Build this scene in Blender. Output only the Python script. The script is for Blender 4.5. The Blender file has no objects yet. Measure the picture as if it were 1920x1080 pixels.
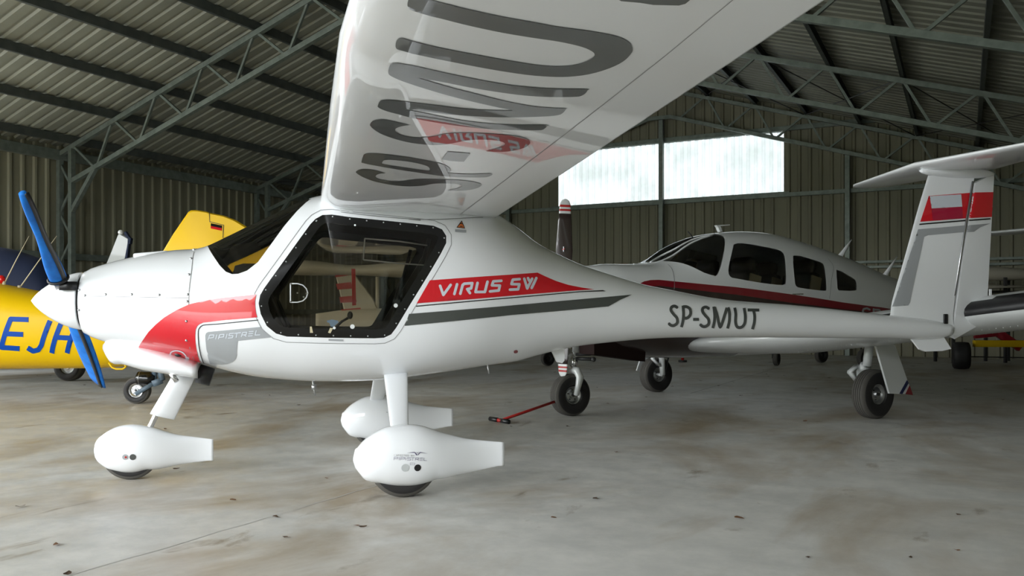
import bpy, bmesh, math, random
from math import sin, cos, tan, pi, radians as R, sqrt, atan2
from mathutils import Vector, Matrix
from mathutils.bvhtree import BVHTree
from mathutils.geometry import delaunay_2d_cdt
random.seed(7)
S = bpy.context.scene
COL = S.collection

# ------------------------------------------------------------------ camera
FPX, HY, CX = 1600.0, 588.0, 960.0           # focal length and horizon of the photograph, 1920 x 1080 frame
cam = bpy.data.cameras.new('camera'); cam_o = bpy.data.objects.new('camera', cam); COL.objects.link(cam_o)
cam.sensor_width = 36.0; cam.lens = FPX/1920*36.0
cam.shift_y = (HY-540.0)/1920.0
cam.clip_start = .05; cam.clip_end = 500
cam_o.location = (0, 0, 1.0); cam_o.rotation_euler = (pi/2, 0, 0)
S.camera = cam_o

# ------------------------------------------------------------------ world, light, exposure
S.view_settings.view_transform = 'Standard'; S.view_settings.look = 'None'
S.view_settings.gamma = 1.0; S.view_settings.use_curve_mapping = False
S.view_settings.exposure = 1.2
W = bpy.data.worlds.new('overcast'); S.world = W; W.use_nodes = True
nt = W.node_tree; nt.nodes.clear()
o_ = nt.nodes.new('ShaderNodeOutputWorld'); bg = nt.nodes.new('ShaderNodeBackground')
tc = nt.nodes.new('ShaderNodeTexCoord'); sep = nt.nodes.new('ShaderNodeSeparateXYZ'); rp = nt.nodes.new('ShaderNodeValToRGB')
nt.links.new(tc.outputs['Generated'], sep.inputs[0]); nt.links.new(sep.outputs['Z'], rp.inputs[0])
rp.color_ramp.elements[0].color = (.94, .975, 1.0, 1); rp.color_ramp.elements[0].position = 0
rp.color_ramp.elements[1].color = (.90, .95, 1.0, 1); rp.color_ramp.elements[1].position = .8
nt.links.new(rp.outputs[0], bg.inputs[0]); bg.inputs[1].default_value = 6.0
nt.links.new(bg.outputs[0], o_.inputs[0])
cy = S.cycles
cy.max_bounces = 10; cy.diffuse_bounces = 5; cy.glossy_bounces = 5; cy.transparent_max_bounces = 16
cy.sample_clamp_indirect = 8.0; cy.caustics_reflective = False; cy.caustics_refractive = False

# ------------------------------------------------------------------ frames: a pixel of the photo -> a ray in a local frame
class Frame:
    def __init__(s, x, y, deg):
        s.o = Vector((x, y, 0)); s.a = R(deg)
    def loc(s, v, pt=True):
        v = Vector(v)
        if pt: v = v - s.o
        c, n = cos(s.a), sin(s.a)
        return Vector((v.x*c+v.y*n, -v.x*n+v.y*c, v.z))
    def ray(s, px, py):
        return s.loc((0, 0, 1.0)), s.loc(((px-CX)/FPX, 1, (HY-py)/FPX), False)
    def at(s, px, py, ax, val):
        o, d = s.ray(px, py); t = (val-o[ax])/d[ax]
        return o+d*t
AIR = Frame(-.80, 5.524, 13.5)       # white ultralight: +x aft, -y towards camera
PIP = Frame(2.64, 9.53, 29.5)        # low-wing aeroplane behind it
HAN = Frame(0, 0, -27.84)            # hangar: +x along the gable wall, +y along the ridge

# ------------------------------------------------------------------ materials
M = {}
def mat(name, col, rough=.5, metal=0, coat=0, coat_r=.03, spec=.5, emit=None, es=0):
    m = bpy.data.materials.new(name); m.use_nodes = True
    b = m.node_tree.nodes['Principled BSDF']
    b.inputs['Base Color'].default_value = (*col, 1); b.inputs['Roughness'].default_value = rough
    b.inputs['Metallic'].default_value = metal; b.inputs['Coat Weight'].default_value = coat
    b.inputs['Coat Roughness'].default_value = coat_r
    b.inputs['Specular IOR Level'].default_value = spec
    if emit: b.inputs['Emission Color'].default_value = (*emit, 1); b.inputs['Emission Strength'].default_value = es
    M[name] = m; return m
def vary(name, c2, scale=3.0, lo=.35, hi=.7, detail=6, stretch=(1, 1, 1), bump=0, coords='Object'):
    m = M[name]; t = m.node_tree; b = t.nodes['Principled BSDF']
    c1 = b.inputs['Base Color'].default_value[:]
    tcn = t.nodes.new('ShaderNodeTexCoord'); mp = t.nodes.new('ShaderNodeMapping'); mp.inputs['Scale'].default_value = stretch
    nz = t.nodes.new('ShaderNodeTexNoise'); nz.inputs['Scale'].default_value = scale; nz.inputs['Detail'].default_value = detail
    r = t.nodes.new('ShaderNodeValToRGB'); r.color_ramp.elements[0].position = lo; r.color_ramp.elements[1].position = hi
    r.color_ramp.elements[0].color = c1; r.color_ramp.elements[1].color = (*c2, 1)
    t.links.new(tcn.outputs[coords], mp.inputs[0]); t.links.new(mp.outputs[0], nz.inputs[0])
    t.links.new(nz.outputs[0], r.inputs[0]); t.links.new(r.outputs[0], b.inputs['Base Color'])
    if bump:
        bp = t.nodes.new('ShaderNodeBump'); bp.inputs['Strength'].default_value = bump; bp.inputs['Distance'].default_value = .01
        t.links.new(nz.outputs[0], bp.inputs['Height']); t.links.new(bp.outputs[0], b.inputs['Normal'])
def glassmat(name, tint, gloss=.04):
    m = bpy.data.materials.new(name); m.use_nodes = True; t = m.node_tree; t.nodes.clear()
    o = t.nodes.new('ShaderNodeOutputMaterial'); mx = t.nodes.new('ShaderNodeMixShader')
    tr = t.nodes.new('ShaderNodeBsdfTransparent'); tr.inputs[0].default_value = (*tint, 1)
    gl = t.nodes.new('ShaderNodeBsdfGlossy'); gl.inputs['Roughness'].default_value = .02
    fr = t.nodes.new('ShaderNodeFresnel'); fr.inputs[0].default_value = 1.5
    t.links.new(fr.outputs[0], mx.inputs[0]); t.links.new(tr.outputs[0], mx.inputs[1]); t.links.new(gl.outputs[0], mx.inputs[2])
    t.links.new(mx.outputs[0], o.inputs[0]); M[name] = m
mat('white', (.80, .815, .835), .35, coat=1, coat_r=.015)
mat('offwhite', (.68, .70, .70), .3, coat=.6, coat_r=.05)
mat('red', (.62, .0, .012), .35, coat=1, coat_r=.02)
mat('silvergray', (.33, .345, .36), .35, coat=1, coat_r=.02)
mat('darkgray', (.058, .065, .062), .4, coat=1, coat_r=.02)
mat('black', (.008, .008, .009), .4)
mat('blackgloss', (.006, .006, .006), .15)
mat('rubber', (.014, .013, .013), .65); mat('tread', (.075, .07, .062), .8)
mat('chrome', (.75, .75, .76), .12, metal=1); mat('alu', (.55, .56, .57), .35, metal=1)
mat('steel', (.195, .225, .197), .5, metal=.4); vary('steel', (.13, .155, .135), 9, bump=.05)
mat('purlin', (.10, .112, .105), .55, metal=.4); vary('purlin', (.07, .08, .075), 5)
mat('cladding', (.25, .24, .17), .7, spec=.3); vary('cladding', (.20, .193, .138), 1.3, stretch=(1, 1, .3))
mat('roofsheet', (.265, .27, .215), .6); vary('roofsheet', (.20, .205, .165), 1.1)
mat('yellow', (.74, .46, .0), .45, coat=0, spec=.25); mat('bluepaint', (.0, .055, .32), .5, spec=.2)
mat('navy', (.004, .012, .045), .8); mat('covercloth', (.0, .17, .62), .75); vary('covercloth', (.0, .11, .45), 14, bump=.4)
mat('darkred', (.20, .0, .01), .35, coat=1); mat('maroonblack', (.022, .012, .011), .35, coat=.8)
mat('navystripe', (.01, .015, .08), .4); mat('cream', (.52, .49, .40), .5)
mat('lightgrayplane', (.42, .44, .45), .4, coat=.4)
mat('redpole', (.42, .015, .012), .45); mat('orange', (.72, .19, .03), .5); mat('seatcream', (.50, .44, .29), .8)
mat('seatblack', (.030, .026, .024), .6); mat('trolleyyellow', (.55, .36, .0), .5); mat('cockpit', (.022, .021, .02), .7)
mat('leaf', (.16, .075, .03), .8); mat('leafdark', (.07, .04, .02), .8); mat('lineblack', (.03, .03, .03), .5)
mat('seam', (.22, .22, .22), .6); mat('flagwhite', (.60, .64, .70), .4, coat=.5); mat('crimson', (.38, .004, .04), .4, coat=.7)
mat('lamp', (.9, .9, .9), .5, emit=(1, 1, 1), es=6)
mat('beacon', (.6, .01, .01), .2); mat('wood', (.22, .09, .03), .6); mat('clearplastic', (.5, .52, .52), .1)
mat('bluegray', (.09, .13, .17), .5)
glassmat('tinted', (.62, .59, .52)); glassmat('clear', (.96, .97, .96)); glassmat('amber', (.50, .50, .45))

# ------------------------------------------------------------------ object helpers
def link(o, parent=None):
    COL.objects.link(o)
    if parent: o.parent = parent
    return o
def bmobj(name, bm, m, parent=None, smooth=True, angle=None):
    me = bpy.data.meshes.new(name); bm.to_mesh(me); bm.free()
    for x in (m if isinstance(m, (list, tuple)) else [m]): me.materials.append(M[x])
    if smooth:
        for p in me.polygons: p.use_smooth = True
        if angle: me.set_sharp_from_angle(angle=R(angle))
    return link(bpy.data.objects.new(name, me), parent)
def thing(name, label, cat, loc=(0, 0, 0), rz=0, group=None):
    o = bpy.data.objects.new(name, None); COL.objects.link(o); o.empty_display_size = .2
    o.location = loc; o.rotation_euler = (0, 0, rz); o['label'] = label; o['category'] = cat
    if group: o['group'] = group
    return o
def tag(o, label, cat, group=None):
    o['label'] = label; o['category'] = cat
    if group: o['group'] = group
    return o
def lab(o, label): o['label'] = label; return o
def box(bm, c, s, rot=None, bev=0):
    r = bmesh.ops.create_cube(bm, size=1.0); vs = r['verts']
    bmesh.ops.scale(bm, vec=s, verts=vs)
    if bev:
        es = list({e for v in vs for e in v.link_edges})
        q = bmesh.ops.bevel(bm, geom=es, offset=bev, segments=2, affect='EDGES', profile=.6); vs = list({v for f in q['faces'] for v in f.verts} | {v for v in vs if v.is_valid})
    if rot is not None: bmesh.ops.transform(bm, matrix=rot.to_4x4(), verts=vs)
    bmesh.ops.translate(bm, vec=c, verts=vs); return vs
def bar(bm, a, b, w, h, up=(0, 0, 1), bev=0):
    """a square tube or bar from a to b, w across, h along up"""
    a, b = Vector(a), Vector(b); d = b-a; L = d.length; d.normalize(); u = Vector(up)
    if abs(d.dot(u)) > .98: u = Vector((0, 1, 0)) if abs(d.y) < .9 else Vector((1, 0, 0))
    sd = d.cross(u).normalized(); u = sd.cross(d).normalized()
    m = Matrix((d, sd, u)).transposed()
    return box(bm, (a+b)/2, (L, w, h), m, bev)
def tube(bm, pts, r, n=10, cap=True):
    pts = [Vector(p) for p in pts]; rr = r if isinstance(r, (list, tuple)) else [r]*len(pts)
    rings = []; pu = None
    for i, p in enumerate(pts):
        d = (pts[min(i+1, len(pts)-1)]-pts[max(i-1, 0)]).normalized()
        u = pu if pu is not None else (Vector((0, 0, 1)) if abs(d.z) < .9 else Vector((1, 0, 0)))
        s_ = d.cross(u).normalized(); u = s_.cross(d).normalized(); pu = u
        rings.append([bm.verts.new(p+(s_*cos(2*pi*k/n)+u*sin(2*pi*k/n))*rr[i]) for k in range(n)])
    for a, b in zip(rings, rings[1:]):
        for k in range(n): bm.faces.new((a[k], a[(k+1) % n], b[(k+1) % n], b[k]))
    if cap: bm.faces.new(rings[0][::-1]); bm.faces.new(rings[-1])
def sphere(bm, c, r, u=12, v=8, scale=(1, 1, 1)):
    q = bmesh.ops.create_uvsphere(bm, u_segments=u, v_segments=v, radius=r)
    bmesh.ops.scale(bm, vec=scale, verts=q['verts']); bmesh.ops.translate(bm, vec=c, verts=q['verts'])
def lathe(bm, prof, c, axis='y', n=40, mi=None):
    """profile [(offset along axis, radius)] spun about the axis through c"""
    rings = []
    for (a, r) in prof:
        ring = []
        for k in range(n):
            t = 2*pi*k/n
            v = {'y': (r*cos(t), a, r*sin(t)), 'x': (a, r*cos(t), r*sin(t)), 'z': (r*cos(t), r*sin(t), a)}[axis]
            ring.append(bm.verts.new(Vector(c)+Vector(v)))
        rings.append(ring)
    for i, (A, B) in enumerate(zip(rings, rings[1:])):
        for k in range(n):
            f = bm.faces.new((A[k], A[(k+1) % n], B[(k+1) % n], B[k]))
            if mi: f.material_index = mi[i]
def loft(sections, closed=True, cap0=True, cap1=True):
    bm = bmesh.new(); rings = [[bm.verts.new(p) for p in s] for s in sections]; n = len(rings[0])
    for A, B in zip(rings, rings[1:]):
        for k in range(n if closed else n-1): bm.faces.new((A[k], A[(k+1) % n], B[(k+1) % n], B[k]))
    if cap0: bm.faces.new(rings[0][::-1])
    if cap1: bm.faces.new(rings[-1])
    bmesh.ops.recalc_face_normals(bm, faces=bm.faces[:])
    return bm
def interp(st, xs):
    """Hermite interpolation of tuples keyed by the first value"""
    n = len(st[0]); out = []
    def slope(i, k):
        if i == 0: return (st[1][k]-st[0][k])/(st[1][0]-st[0][0])
        if i == len(st)-1: return (st[-1][k]-st[-2][k])/(st[-1][0]-st[-2][0])
        a = (st[i][k]-st[i-1][k])/(st[i][0]-st[i-1][0]); b = (st[i+1][k]-st[i][k])/(st[i+1][0]-st[i][0])
        h0 = st[i][0]-st[i-1][0]; h1 = st[i+1][0]-st[i][0]
        return (a*h1+b*h0)/(h0+h1)
    for x in xs:
        i = 0
        while i < len(st)-2 and x > st[i+1][0]: i += 1
        h = st[i+1][0]-st[i][0]; t = min(1, max(0, (x-st[i][0])/h)); row = [x]
        for k in range(1, n):
            a, b, ma, mb = st[i][k], st[i+1][k], slope(i, k)*h, slope(i+1, k)*h
            row.append((2*t**3-3*t*t+1)*a+(t**3-2*t*t+t)*ma+(-2*t**3+3*t*t)*b+(t**3-t*t)*mb)
        out.append(row)
    return out
def body(st, nx, na=72, x0=None, x1=None):
    """fuselage: stations (x, ztop, zbottom, half width, z of greatest width, exponent)"""
    a = st[0][0] if x0 is None else x0; b = st[-1][0] if x1 is None else x1
    secs = []
    for (x, zt, zb, w, zc, n) in interp(st, [a+(b-a)*i/nx for i in range(nx+1)]):
        ring = []
        for k in range(na):
            t = 2*pi*(k+.5)/na; cc, ss = cos(t), sin(t); h = zt-zc if ss > 0 else zc-zb
            ring.append((x, w*math.copysign(abs(cc)**(2/n), cc), zc+h*math.copysign(abs(ss)**(2/n), ss)))
        secs.append(ring)
    return loft(secs)
def airfoil(n=22, th=.12, under=.42, flat=0):
    if flat:
        xs = [(1-cos(pi*i/n))/2 for i in range(n+1)]
        f = lambda x: 5*th*(.2969*sqrt(x)-.126*x-.3516*x*x+.2843*x**3-.1036*x**4)
        g = lambda x: sqrt(1-(1-x/.22)**2) if x < .22 else 1
        up = [(x, f(x)*1.15-flat*x*x*(1 if x < 1 else 1)) for x in xs]; lo = [(x, -flat*g(x)) for x in xs]; up[-1] = (1, -flat+.003)
        return up[::-1]+lo[1:]
    xs = [(1-cos(pi*i/n))/2 for i in range(n+1)]
    f = lambda x: 5*th*(.2969*sqrt(x)-.126*x-.3516*x*x+.2843*x**3-.1036*x**4)
    up = [(x, f(x)*(2-2*under)+0) for x in xs]; lo = [(x, -f(x)*2*under) for x in xs]
    return up[::-1]+lo[1:-1]
def wing(secs, th=.12, under=.42, span='y', n=22, flat=0):
    """secs: (span position, leading edge x, chord, z of the leading edge)"""
    rings = []; af = airfoil(n, th, under, flat)
    for s_ in secs:
        sp, le, ch, z = s_[:4]; k = s_[4] if len(s_) > 4 else 1
        if span == 'y': rings.append([(le+ch*x, sp, z+ch*t*k) for x, t in af])
        else: rings.append([(le+ch*x, -ch*t*k+z, sp) for x, t in af])
    return loft(rings)
def inpoly(p, poly):
    x, y = p[0], p[1]; c = False; j = len(poly)-1
    for i in range(len(poly)):
        xi, yi = poly[i][0], poly[i][1]; xj, yj = poly[j][0], poly[j][1]
        if (yi > y) != (yj > y) and x < (xj-xi)*(y-yi)/(yj-yi)+xi: c = not c
        j = i
    return c
def smooth_loop(pts, k=4):
    out = []; n = len(pts)
    for i in range(n):
        p0, p1, p2, p3 = [Vector(pts[(i+j-1) % n][:2]) for j in range(4)]
        for q in range(k):
            t = q/k; out.append(.5*((2*p1)+(p2-p0)*t+(2*p0-5*p1+4*p2-p3)*t*t+(3*p1-p0-3*p2+p3)*t**3))
    return out
def smooth_line(pts, k=5):
    if len(pts) < 3: return [Vector(p) for p in pts]
    P = [Vector(p) for p in pts]; P = [2*P[0]-P[1]]+P+[2*P[-1]-P[-2]]; out = []
    for i in range(1, len(P)-2):
        p0, p1, p2, p3 = P[i-1:i+3]
        for q in range(k):
            t = q/k; out.append(.5*((2*p1)+(p2-p0)*t+(2*p0-5*p1+4*p2-p3)*t*t+(3*p1-p0-3*p2+p3)*t**3))
    out.append(P[-2]); return out
def stroke_polys(pts, w, round_=True, smooth=False):
    """convex pieces that together make a thick line"""
    P = smooth_line(pts, 4) if smooth else [Vector(p) for p in pts]; out = []; h = w/2
    for a, b in zip(P, P[1:]):
        d = (b-a); L = d.length
        if L < 1e-9: continue
        d /= L; nrm = Vector((-d.y, d.x)); out.append([a+nrm*h, a-nrm*h, b-nrm*h, b+nrm*h])
    for i, p in enumerate(P):
        if (i in (0, len(P)-1)) and not round_: continue
        out.append([p+Vector((cos(2*pi*k/10), sin(2*pi*k/10)))*h for k in range(10)])
    return out
def drape(groups, hit, step, off, name, m, parent):
    """groups: [(polygon, [holes])] in a 2D plane; hit(u, v) -> (point, normal) on the carrier; the decal follows its surface"""
    vs = []; ed = []
    for g, hs in groups:
        for L in [g]+hs:
            if step:
                L2 = []
                for i, p in enumerate(L):
                    q = Vector(L[(i+1) % len(L)][:2]); p = Vector(p[:2]); k = max(1, int((q-p).length/step))
                    L2 += [p.lerp(q, j/k) for j in range(k)]
                L = L2
            b = len(vs); vs += [Vector(p[:2]) for p in L]; ed += [(b+i, b+(i+1) % len(L)) for i in range(len(L))]
    x0, x1 = min(v.x for v in vs), max(v.x for v in vs); y0, y1 = min(v.y for v in vs), max(v.y for v in vs)
    inside = lambda p: any(inpoly(p, g) and not any(inpoly(p, h) for h in hs) for g, hs in groups)
    if step:
        ny = int((y1-y0)/step)+1; nx = int((x1-x0)/step)+1
        for i in range(1, nx+1):
            for j in range(1, ny+1):
                p = Vector((x0+(i-.5+.25*(j % 2))*step, y0+(j-.5)*step))
                if inside(p): vs.append(p)
    ov, oe, of, *_ = delaunay_2d_cdt(vs, ed, [], 0, 1e-6)
    bm = bmesh.new(); bv = {}
    for f in of:
        c = sum((ov[i] for i in f), Vector((0, 0)))/len(f)
        if not inside(c): continue
        try:
            for i in f:
                if i not in bv:
                    h = hit(ov[i].x, ov[i].y)
                    if h is None:
                        for rr_ in (.004, .01, .02, .035):
                            for k in range(8):
                                h = hit(ov[i].x+rr_*cos(k*pi/4), ov[i].y+rr_*sin(k*pi/4))
                                if h: break
                            if h: break
                    if h is None: raise ValueError
                    bv[i] = bm.verts.new(h[0]+h[1]*off)
            bm.faces.new([bv[i] for i in f])
        except ValueError: pass
    bm.normal_update()
    loose = [v for v in bm.verts if not v.link_faces]
    bmesh.ops.delete(bm, geom=loose, context='VERTS')
    for f in bm.faces:       # face outwards
        h = None
    return bmobj(name, bm, m, parent)
def side_hit(bvh, sgn=-1):
    def h(u, v):
        loc, nr, i, d = bvh.ray_cast(Vector((u, sgn*6, v)), Vector((0, -sgn, 0)))
        if loc is None: return None
        if nr.y*sgn < 0: nr = -nr
        return loc, nr
    return h
def under_hit(bvh):
    def h(u, v):
        loc, nr, i, d = bvh.ray_cast(Vector((u, v, 0)), Vector((0, 0, 1)))
        if loc is None: return None
        if nr.z > 0: nr = -nr
        return loc, nr
    return h
def trace(fr, bvh, pts, axes=(0, 2)):
    """pixels of the photo -> surface coordinates of the carrier they lie on"""
    out = []; L = []; third = 3-axes[0]-axes[1]
    for p in pts:
        o, d = fr.ray(p[0], p[1]); loc, nr, i, dist = bvh.ray_cast(o, d.normalized()); L.append((o, d, loc))
    hits = [l[2][third] for l in L if l[2] is not None]
    if not hits: return []
    last = sum(hits)/len(hits)
    for o, d, loc in L:
        if loc is None: loc = o+d*((last-o[third])/d[third])   # just past the edge: keep it in the plane of its neighbours
        else: last = loc[third]
        out.append(Vector((loc[axes[0]], loc[axes[1]])))
    return out
def crop(ox, oy, s): return lambda L: [(ox+x/s, oy+y/s) for x, y in L]
def cut(bm, poly, keep=None):
    """cuts the mesh along the outline (x, z) and returns the faces inside"""
    n = len(poly)
    for i in range(n):
        a, b = poly[i], poly[(i+1) % n]; d = Vector((b[0]-a[0], 0, b[1]-a[1]))
        if d.length < 1e-6: continue
        mg = .004; lx, hx = min(a[0], b[0])-mg, max(a[0], b[0])+mg; lz, hz = min(a[1], b[1])-mg, max(a[1], b[1])+mg
        fs = []
        for f in bm.faces:
            xs = [v.co.x for v in f.verts]; zs = [v.co.z for v in f.verts]
            if max(xs) >= lx and min(xs) <= hx and max(zs) >= lz and min(zs) <= hz and (keep is None or keep(f)): fs.append(f)
        es = {e for f in fs for e in f.edges}; vv = {v for f in fs for v in f.verts}
        bmesh.ops.bisect_plane(bm, geom=list(vv)+list(es)+fs, dist=1e-5, plane_co=(a[0], 0, a[1]), plane_no=d.cross(Vector((0, 1, 0))))
    out = []
    for f in bm.faces:
        c = f.calc_center_median()
        if (keep is None or keep(f)) and inpoly((c.x, c.z), poly): out.append(f)
    return out
def take(bm, faces, remove=True):
    nb = bmesh.new(); mp = {}
    for f in faces:
        for v in f.verts:
            if v not in mp: mp[v] = nb.verts.new(v.co)
        nb.faces.new([mp[v] for v in f.verts])
    if remove: bmesh.ops.delete(bm, geom=faces, context='FACES')
    return nb
def thicken(o, t, offset=-1, inner=None):
    md = o.modifiers.new('thickness', 'SOLIDIFY'); md.thickness = t; md.offset = offset
    if inner is not None: md.material_offset = inner; md.material_offset_rim = inner
    return o
def normals_like(o, ref):
    """shade a cut skin with the normals of the uncut one"""
    ref.normal_update(); ref.faces.ensure_lookup_table(); bv = BVHTree.FromBMesh(ref); ns = []
    for v in o.data.vertices:
        loc, nr, i, d = bv.find_nearest(v.co); n = Vector((0, 0, 0))
        for w in ref.faces[i].verts: n += w.normal/((w.co-loc).length+1e-5)
        n.normalize(); ns.append(n)
    o.data.normals_split_custom_set_from_vertices(ns)
def lining(o, ref, t, m, name, parent):
    me = o.data.copy(); me.name = name; ref.normal_update()
    bv = BVHTree.FromBMesh(ref)
    for v in me.vertices:
        loc, nr, i, d = bv.find_nearest(v.co); v.co = v.co-nr*t
    me.materials.clear(); me.materials.append(M[m])
    for p in me.polygons: p.material_index = 0
    me.flip_normals()
    return link(bpy.data.objects.new(name, me), parent)
def bvh_of(bm): bm.faces.ensure_lookup_table(); return BVHTree.FromBMesh(bm)

def wheel(parent, c, r, w, hub=.45, name='wheel', grooves=4, n=48, hubm='alu', bolts=5, sub=True):
    """tyre with tread grooves, rim and axle nut; axis along the local y"""
    h = w/2; prof = [(-h*.62, r*hub), (-h*.9, r*hub*1.15), (-h, r*.72), (-h*.93, r*.88), (-h*.72, r*.97)]; mi = [0, 0, 0, 1]
    k = grooves; a0 = -h*.68; a1 = h*.68
    for i in range(k+1):
        s0 = a0+(a1-a0)*i/(k+1); s1 = a0+(a1-a0)*(i+1)/(k+1); g = (a1-a0)*.022
        rr = lambda a: r*(1-.03*(a/h)**2)
        prof += [(s0+g, rr(s0+g)), (s1-g, rr(s1-g))]; mi += [1, 1]
        if i < k: prof += [(s1-g*.9, rr(s1)-.006), (s1+g*.9, rr(s1)-.006)]; mi += [0, 0]
    prof += [(h*.72, r*.97), (h*.93, r*.88), (h, r*.72), (h*.9, r*hub*1.15), (h*.62, r*hub)]; mi += [1, 0, 0, 0, 0, 0]
    mi = mi[:len(prof)-1]
    while len(mi) < len(prof)-1: mi.append(0)
    bm = bmesh.new(); lathe(bm, prof, c, n=n, mi=mi)
    t = bmobj('tyre', bm, ['rubber', 'tread'], parent, angle=40)
    bm = bmesh.new(); rh = r*hub*1.02
    lathe(bm, [(-h*.60, .001), (-h*.72, rh*.18), (-h*.72, rh*.3), (-h*.45, rh*.42), (-h*.42, rh*.7), (-h*.66, rh*.86), (-h*.74, rh), (-h*.55, rh*1.04), (h*.55, rh*1.04), (h*.74, rh), (h*.66, rh*.86), (h*.42, rh*.7), (h*.45, rh*.4), (h*.7, rh*.3), (h*.6, .001)], c, n=32)
    hb = bmobj('rim', bm, hubm, parent, angle=35)
    if sub:
        bm = bmesh.new()
        for sd in (-1, 1):
            tube(bm, [(c[0], c[1]+sd*h*.5, c[2]), (c[0], c[1]+sd*h*.85, c[2])], rh*.16, 6)
            for k in range(bolts):
                t_ = 2*pi*k/bolts+.3; q = (c[0]+cos(t_)*rh*.56, c[1], c[2]+sin(t_)*rh*.56)
                tube(bm, [(q[0], c[1]+sd*h*.38, q[2]), (q[0], c[1]+sd*h*.55, q[2])], rh*.07, 6)
        bmobj('axle_nut', bm, 'lineblack', hb, smooth=False)['kind'] = 'stuff'
    return t

# ================================================================== HANGAR (the setting)
HR = HAN.a
PL, PR, PM = -16.0, 2.0, -7.0        # left wall, right wall, ridge
QF, QG = -4.5, 21.85
QL = 7.5                              # the eave wall is open between the front and here                 # open front, far gable
zs = lambda p: 7.10-.306*abs(p-PM)   # underside of the roof sheets
def hang(name, bm, m, parent=None, smooth=False, kind=True):
    o = bmobj(name, bm, m, parent, smooth)
    if parent is None: o.rotation_euler.z = HR
    if parent is None and kind: o['kind'] = 'structure'
    return o
def ribs(a, b, period=.25, d=.035):
    """profile points (position, depth) of trapezoidal cladding from a to b"""
    out = [(a, 0)]; x = a+.02
    while x+period < b:
        out += [(x+.03, 0), (x+.05, 0), (x+.075, d), (x+.125, d), (x+.15, 0)]; x += period
    return out+[(b, 0)]
def sheet(bm, prof, lo, hi, place):
    pv = None
    for (s_, d) in prof:
        a = bm.verts.new(place(s_, lo(s_) if callable(lo) else lo, d)); b = bm.verts.new(place(s_, hi(s_) if callable(hi) else hi, d))
        if pv: bm.faces.new((pv[0], a, b, pv[1]))
        pv = (a, b)
# floor
m = mat('concrete', (.5, .5, .48), .42, spec=.35); t = m.node_tree; b = t.nodes['Principled BSDF']
tcn = t.nodes.new('ShaderNodeTexCoord')
def nz(scale, detail=8, rough=.55, st=(1, 1, 1), dist=0):
    mp = t.nodes.new('ShaderNodeMapping'); mp.inputs['Scale'].default_value = st; t.links.new(tcn.outputs['Object'], mp.inputs[0])
    n = t.nodes.new('ShaderNodeTexNoise'); n.inputs['Scale'].default_value = scale; n.inputs['Detail'].default_value = detail
    n.inputs['Roughness'].default_value = rough; n.inputs['Distortion'].default_value = dist; t.links.new(mp.outputs[0], n.inputs[0]); return n
def ramp(n, a, b_, ca=(0, 0, 0, 1), cb=(1, 1, 1, 1)):
    r = t.nodes.new('ShaderNodeValToRGB'); r.color_ramp.elements[0].position = a; r.color_ramp.elements[1].position = b_
    r.color_ramp.elements[0].color = ca; r.color_ramp.elements[1].color = cb; t.links.new(n.outputs[0], r.inputs[0]); return r
def mixc(fac, c1, c2, mode='MIX'):
    x = t.nodes.new('ShaderNodeMix'); x.data_type = 'RGBA'; x.blend_type = mode
    if isinstance(fac, float): x.inputs[0].default_value = fac
    else: t.links.new(fac.outputs[0], x.inputs[0])
    for i, c in ((6, c1), (7, c2)):
        if isinstance(c, tuple): x.inputs[i].default_value = (*c, 1)
        elif c.bl_idname == 'ShaderNodeMix': t.links.new(c.outputs[2], x.inputs[i])
        else: t.links.new(c.outputs[0], x.inputs[i])
    return x
basec = mixc(ramp(nz(.55, 5), .35, .68), (.53, .525, .495), (.43, .435, .415))
fine = mixc(ramp(nz(4.5, 10, .7), .40, .66), basec, (.60, .59, .555)); 
brown = mixc(ramp(nz(.8, 9, .62, (1.0, .55, 1), .6), .47, .66), fine, (.235, .195, .14))
brown.inputs[7].default_value = (.34, .285, .21, 1)
spot = mixc(ramp(nz(2.3, 9, .6, (1.3, .7, 1), .4), .63, .72), brown, (.24, .205, .155))
t.links.new(spot.outputs[2], b.inputs['Base Color'])
rr = ramp(nz(3, 8), .3, .7, (.30, .30, .30, 1), (.55, .55, .55, 1)); t.links.new(rr.outputs[0], b.inputs['Roughness'])
bp = t.nodes.new('ShaderNodeBump'); bp.inputs['Strength'].default_value = .12; bp.inputs['Distance'].default_value = .004
t.links.new(nz(30, 8).outputs[0], bp.inputs['Height']); t.links.new(bp.outputs[0], b.inputs['Normal'])
bm = bmesh.new(); box(bm, ((PL+PR)/2, (QF+QG)/2, -.1), (PR-PL+.3, QG-QF+.3, .2)); floor = hang('floor', bm, 'concrete')
mat('joint', (.50, .49, .46), .9); mat('crack', (.16, .15, .13), .9)
def joint(a, b_, m_, w=.012, seg=60, j=.004):
    bm = bmesh.new(); a = Vector(a); b_ = Vector(b_); d = (b_-a).normalized(); n = Vector((-d.y, d.x)); pv = None
    for i in range(seg+1):
        c = a.lerp(b_, i/seg)+n*random.uniform(-j, j); ww = w*random.uniform(.5, 1.2)/2
        q = (bm.verts.new((*(c-n*ww), .0015)), bm.verts.new((*(c+n*ww), .0015)))
        if pv: bm.faces.new((pv[0], q[0], q[1], pv[1]))
        pv = q
    return hang('floor_joint', bm, m_, floor)
def hp(px, py, z=0):
    o, d = HAN.ray(px, py); k = (z-o.z)/d.z; return o+d*k
qa = hp(300, 777).y; joint((PL, qa), (PR, qa+.0), 'joint', .016)
pa = hp(395, 1002).x; joint((pa, QF), (pa+.0, 10.5), 'joint', .007, 90, .008); joint((pa, 10.5), (pa, QG), 'crack', .01)
joint((PL, qa+6.0), (PR, qa+6.0), 'crack', .01); joint((pa-6, QF), (pa-6, QG), 'crack', .008)
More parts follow.
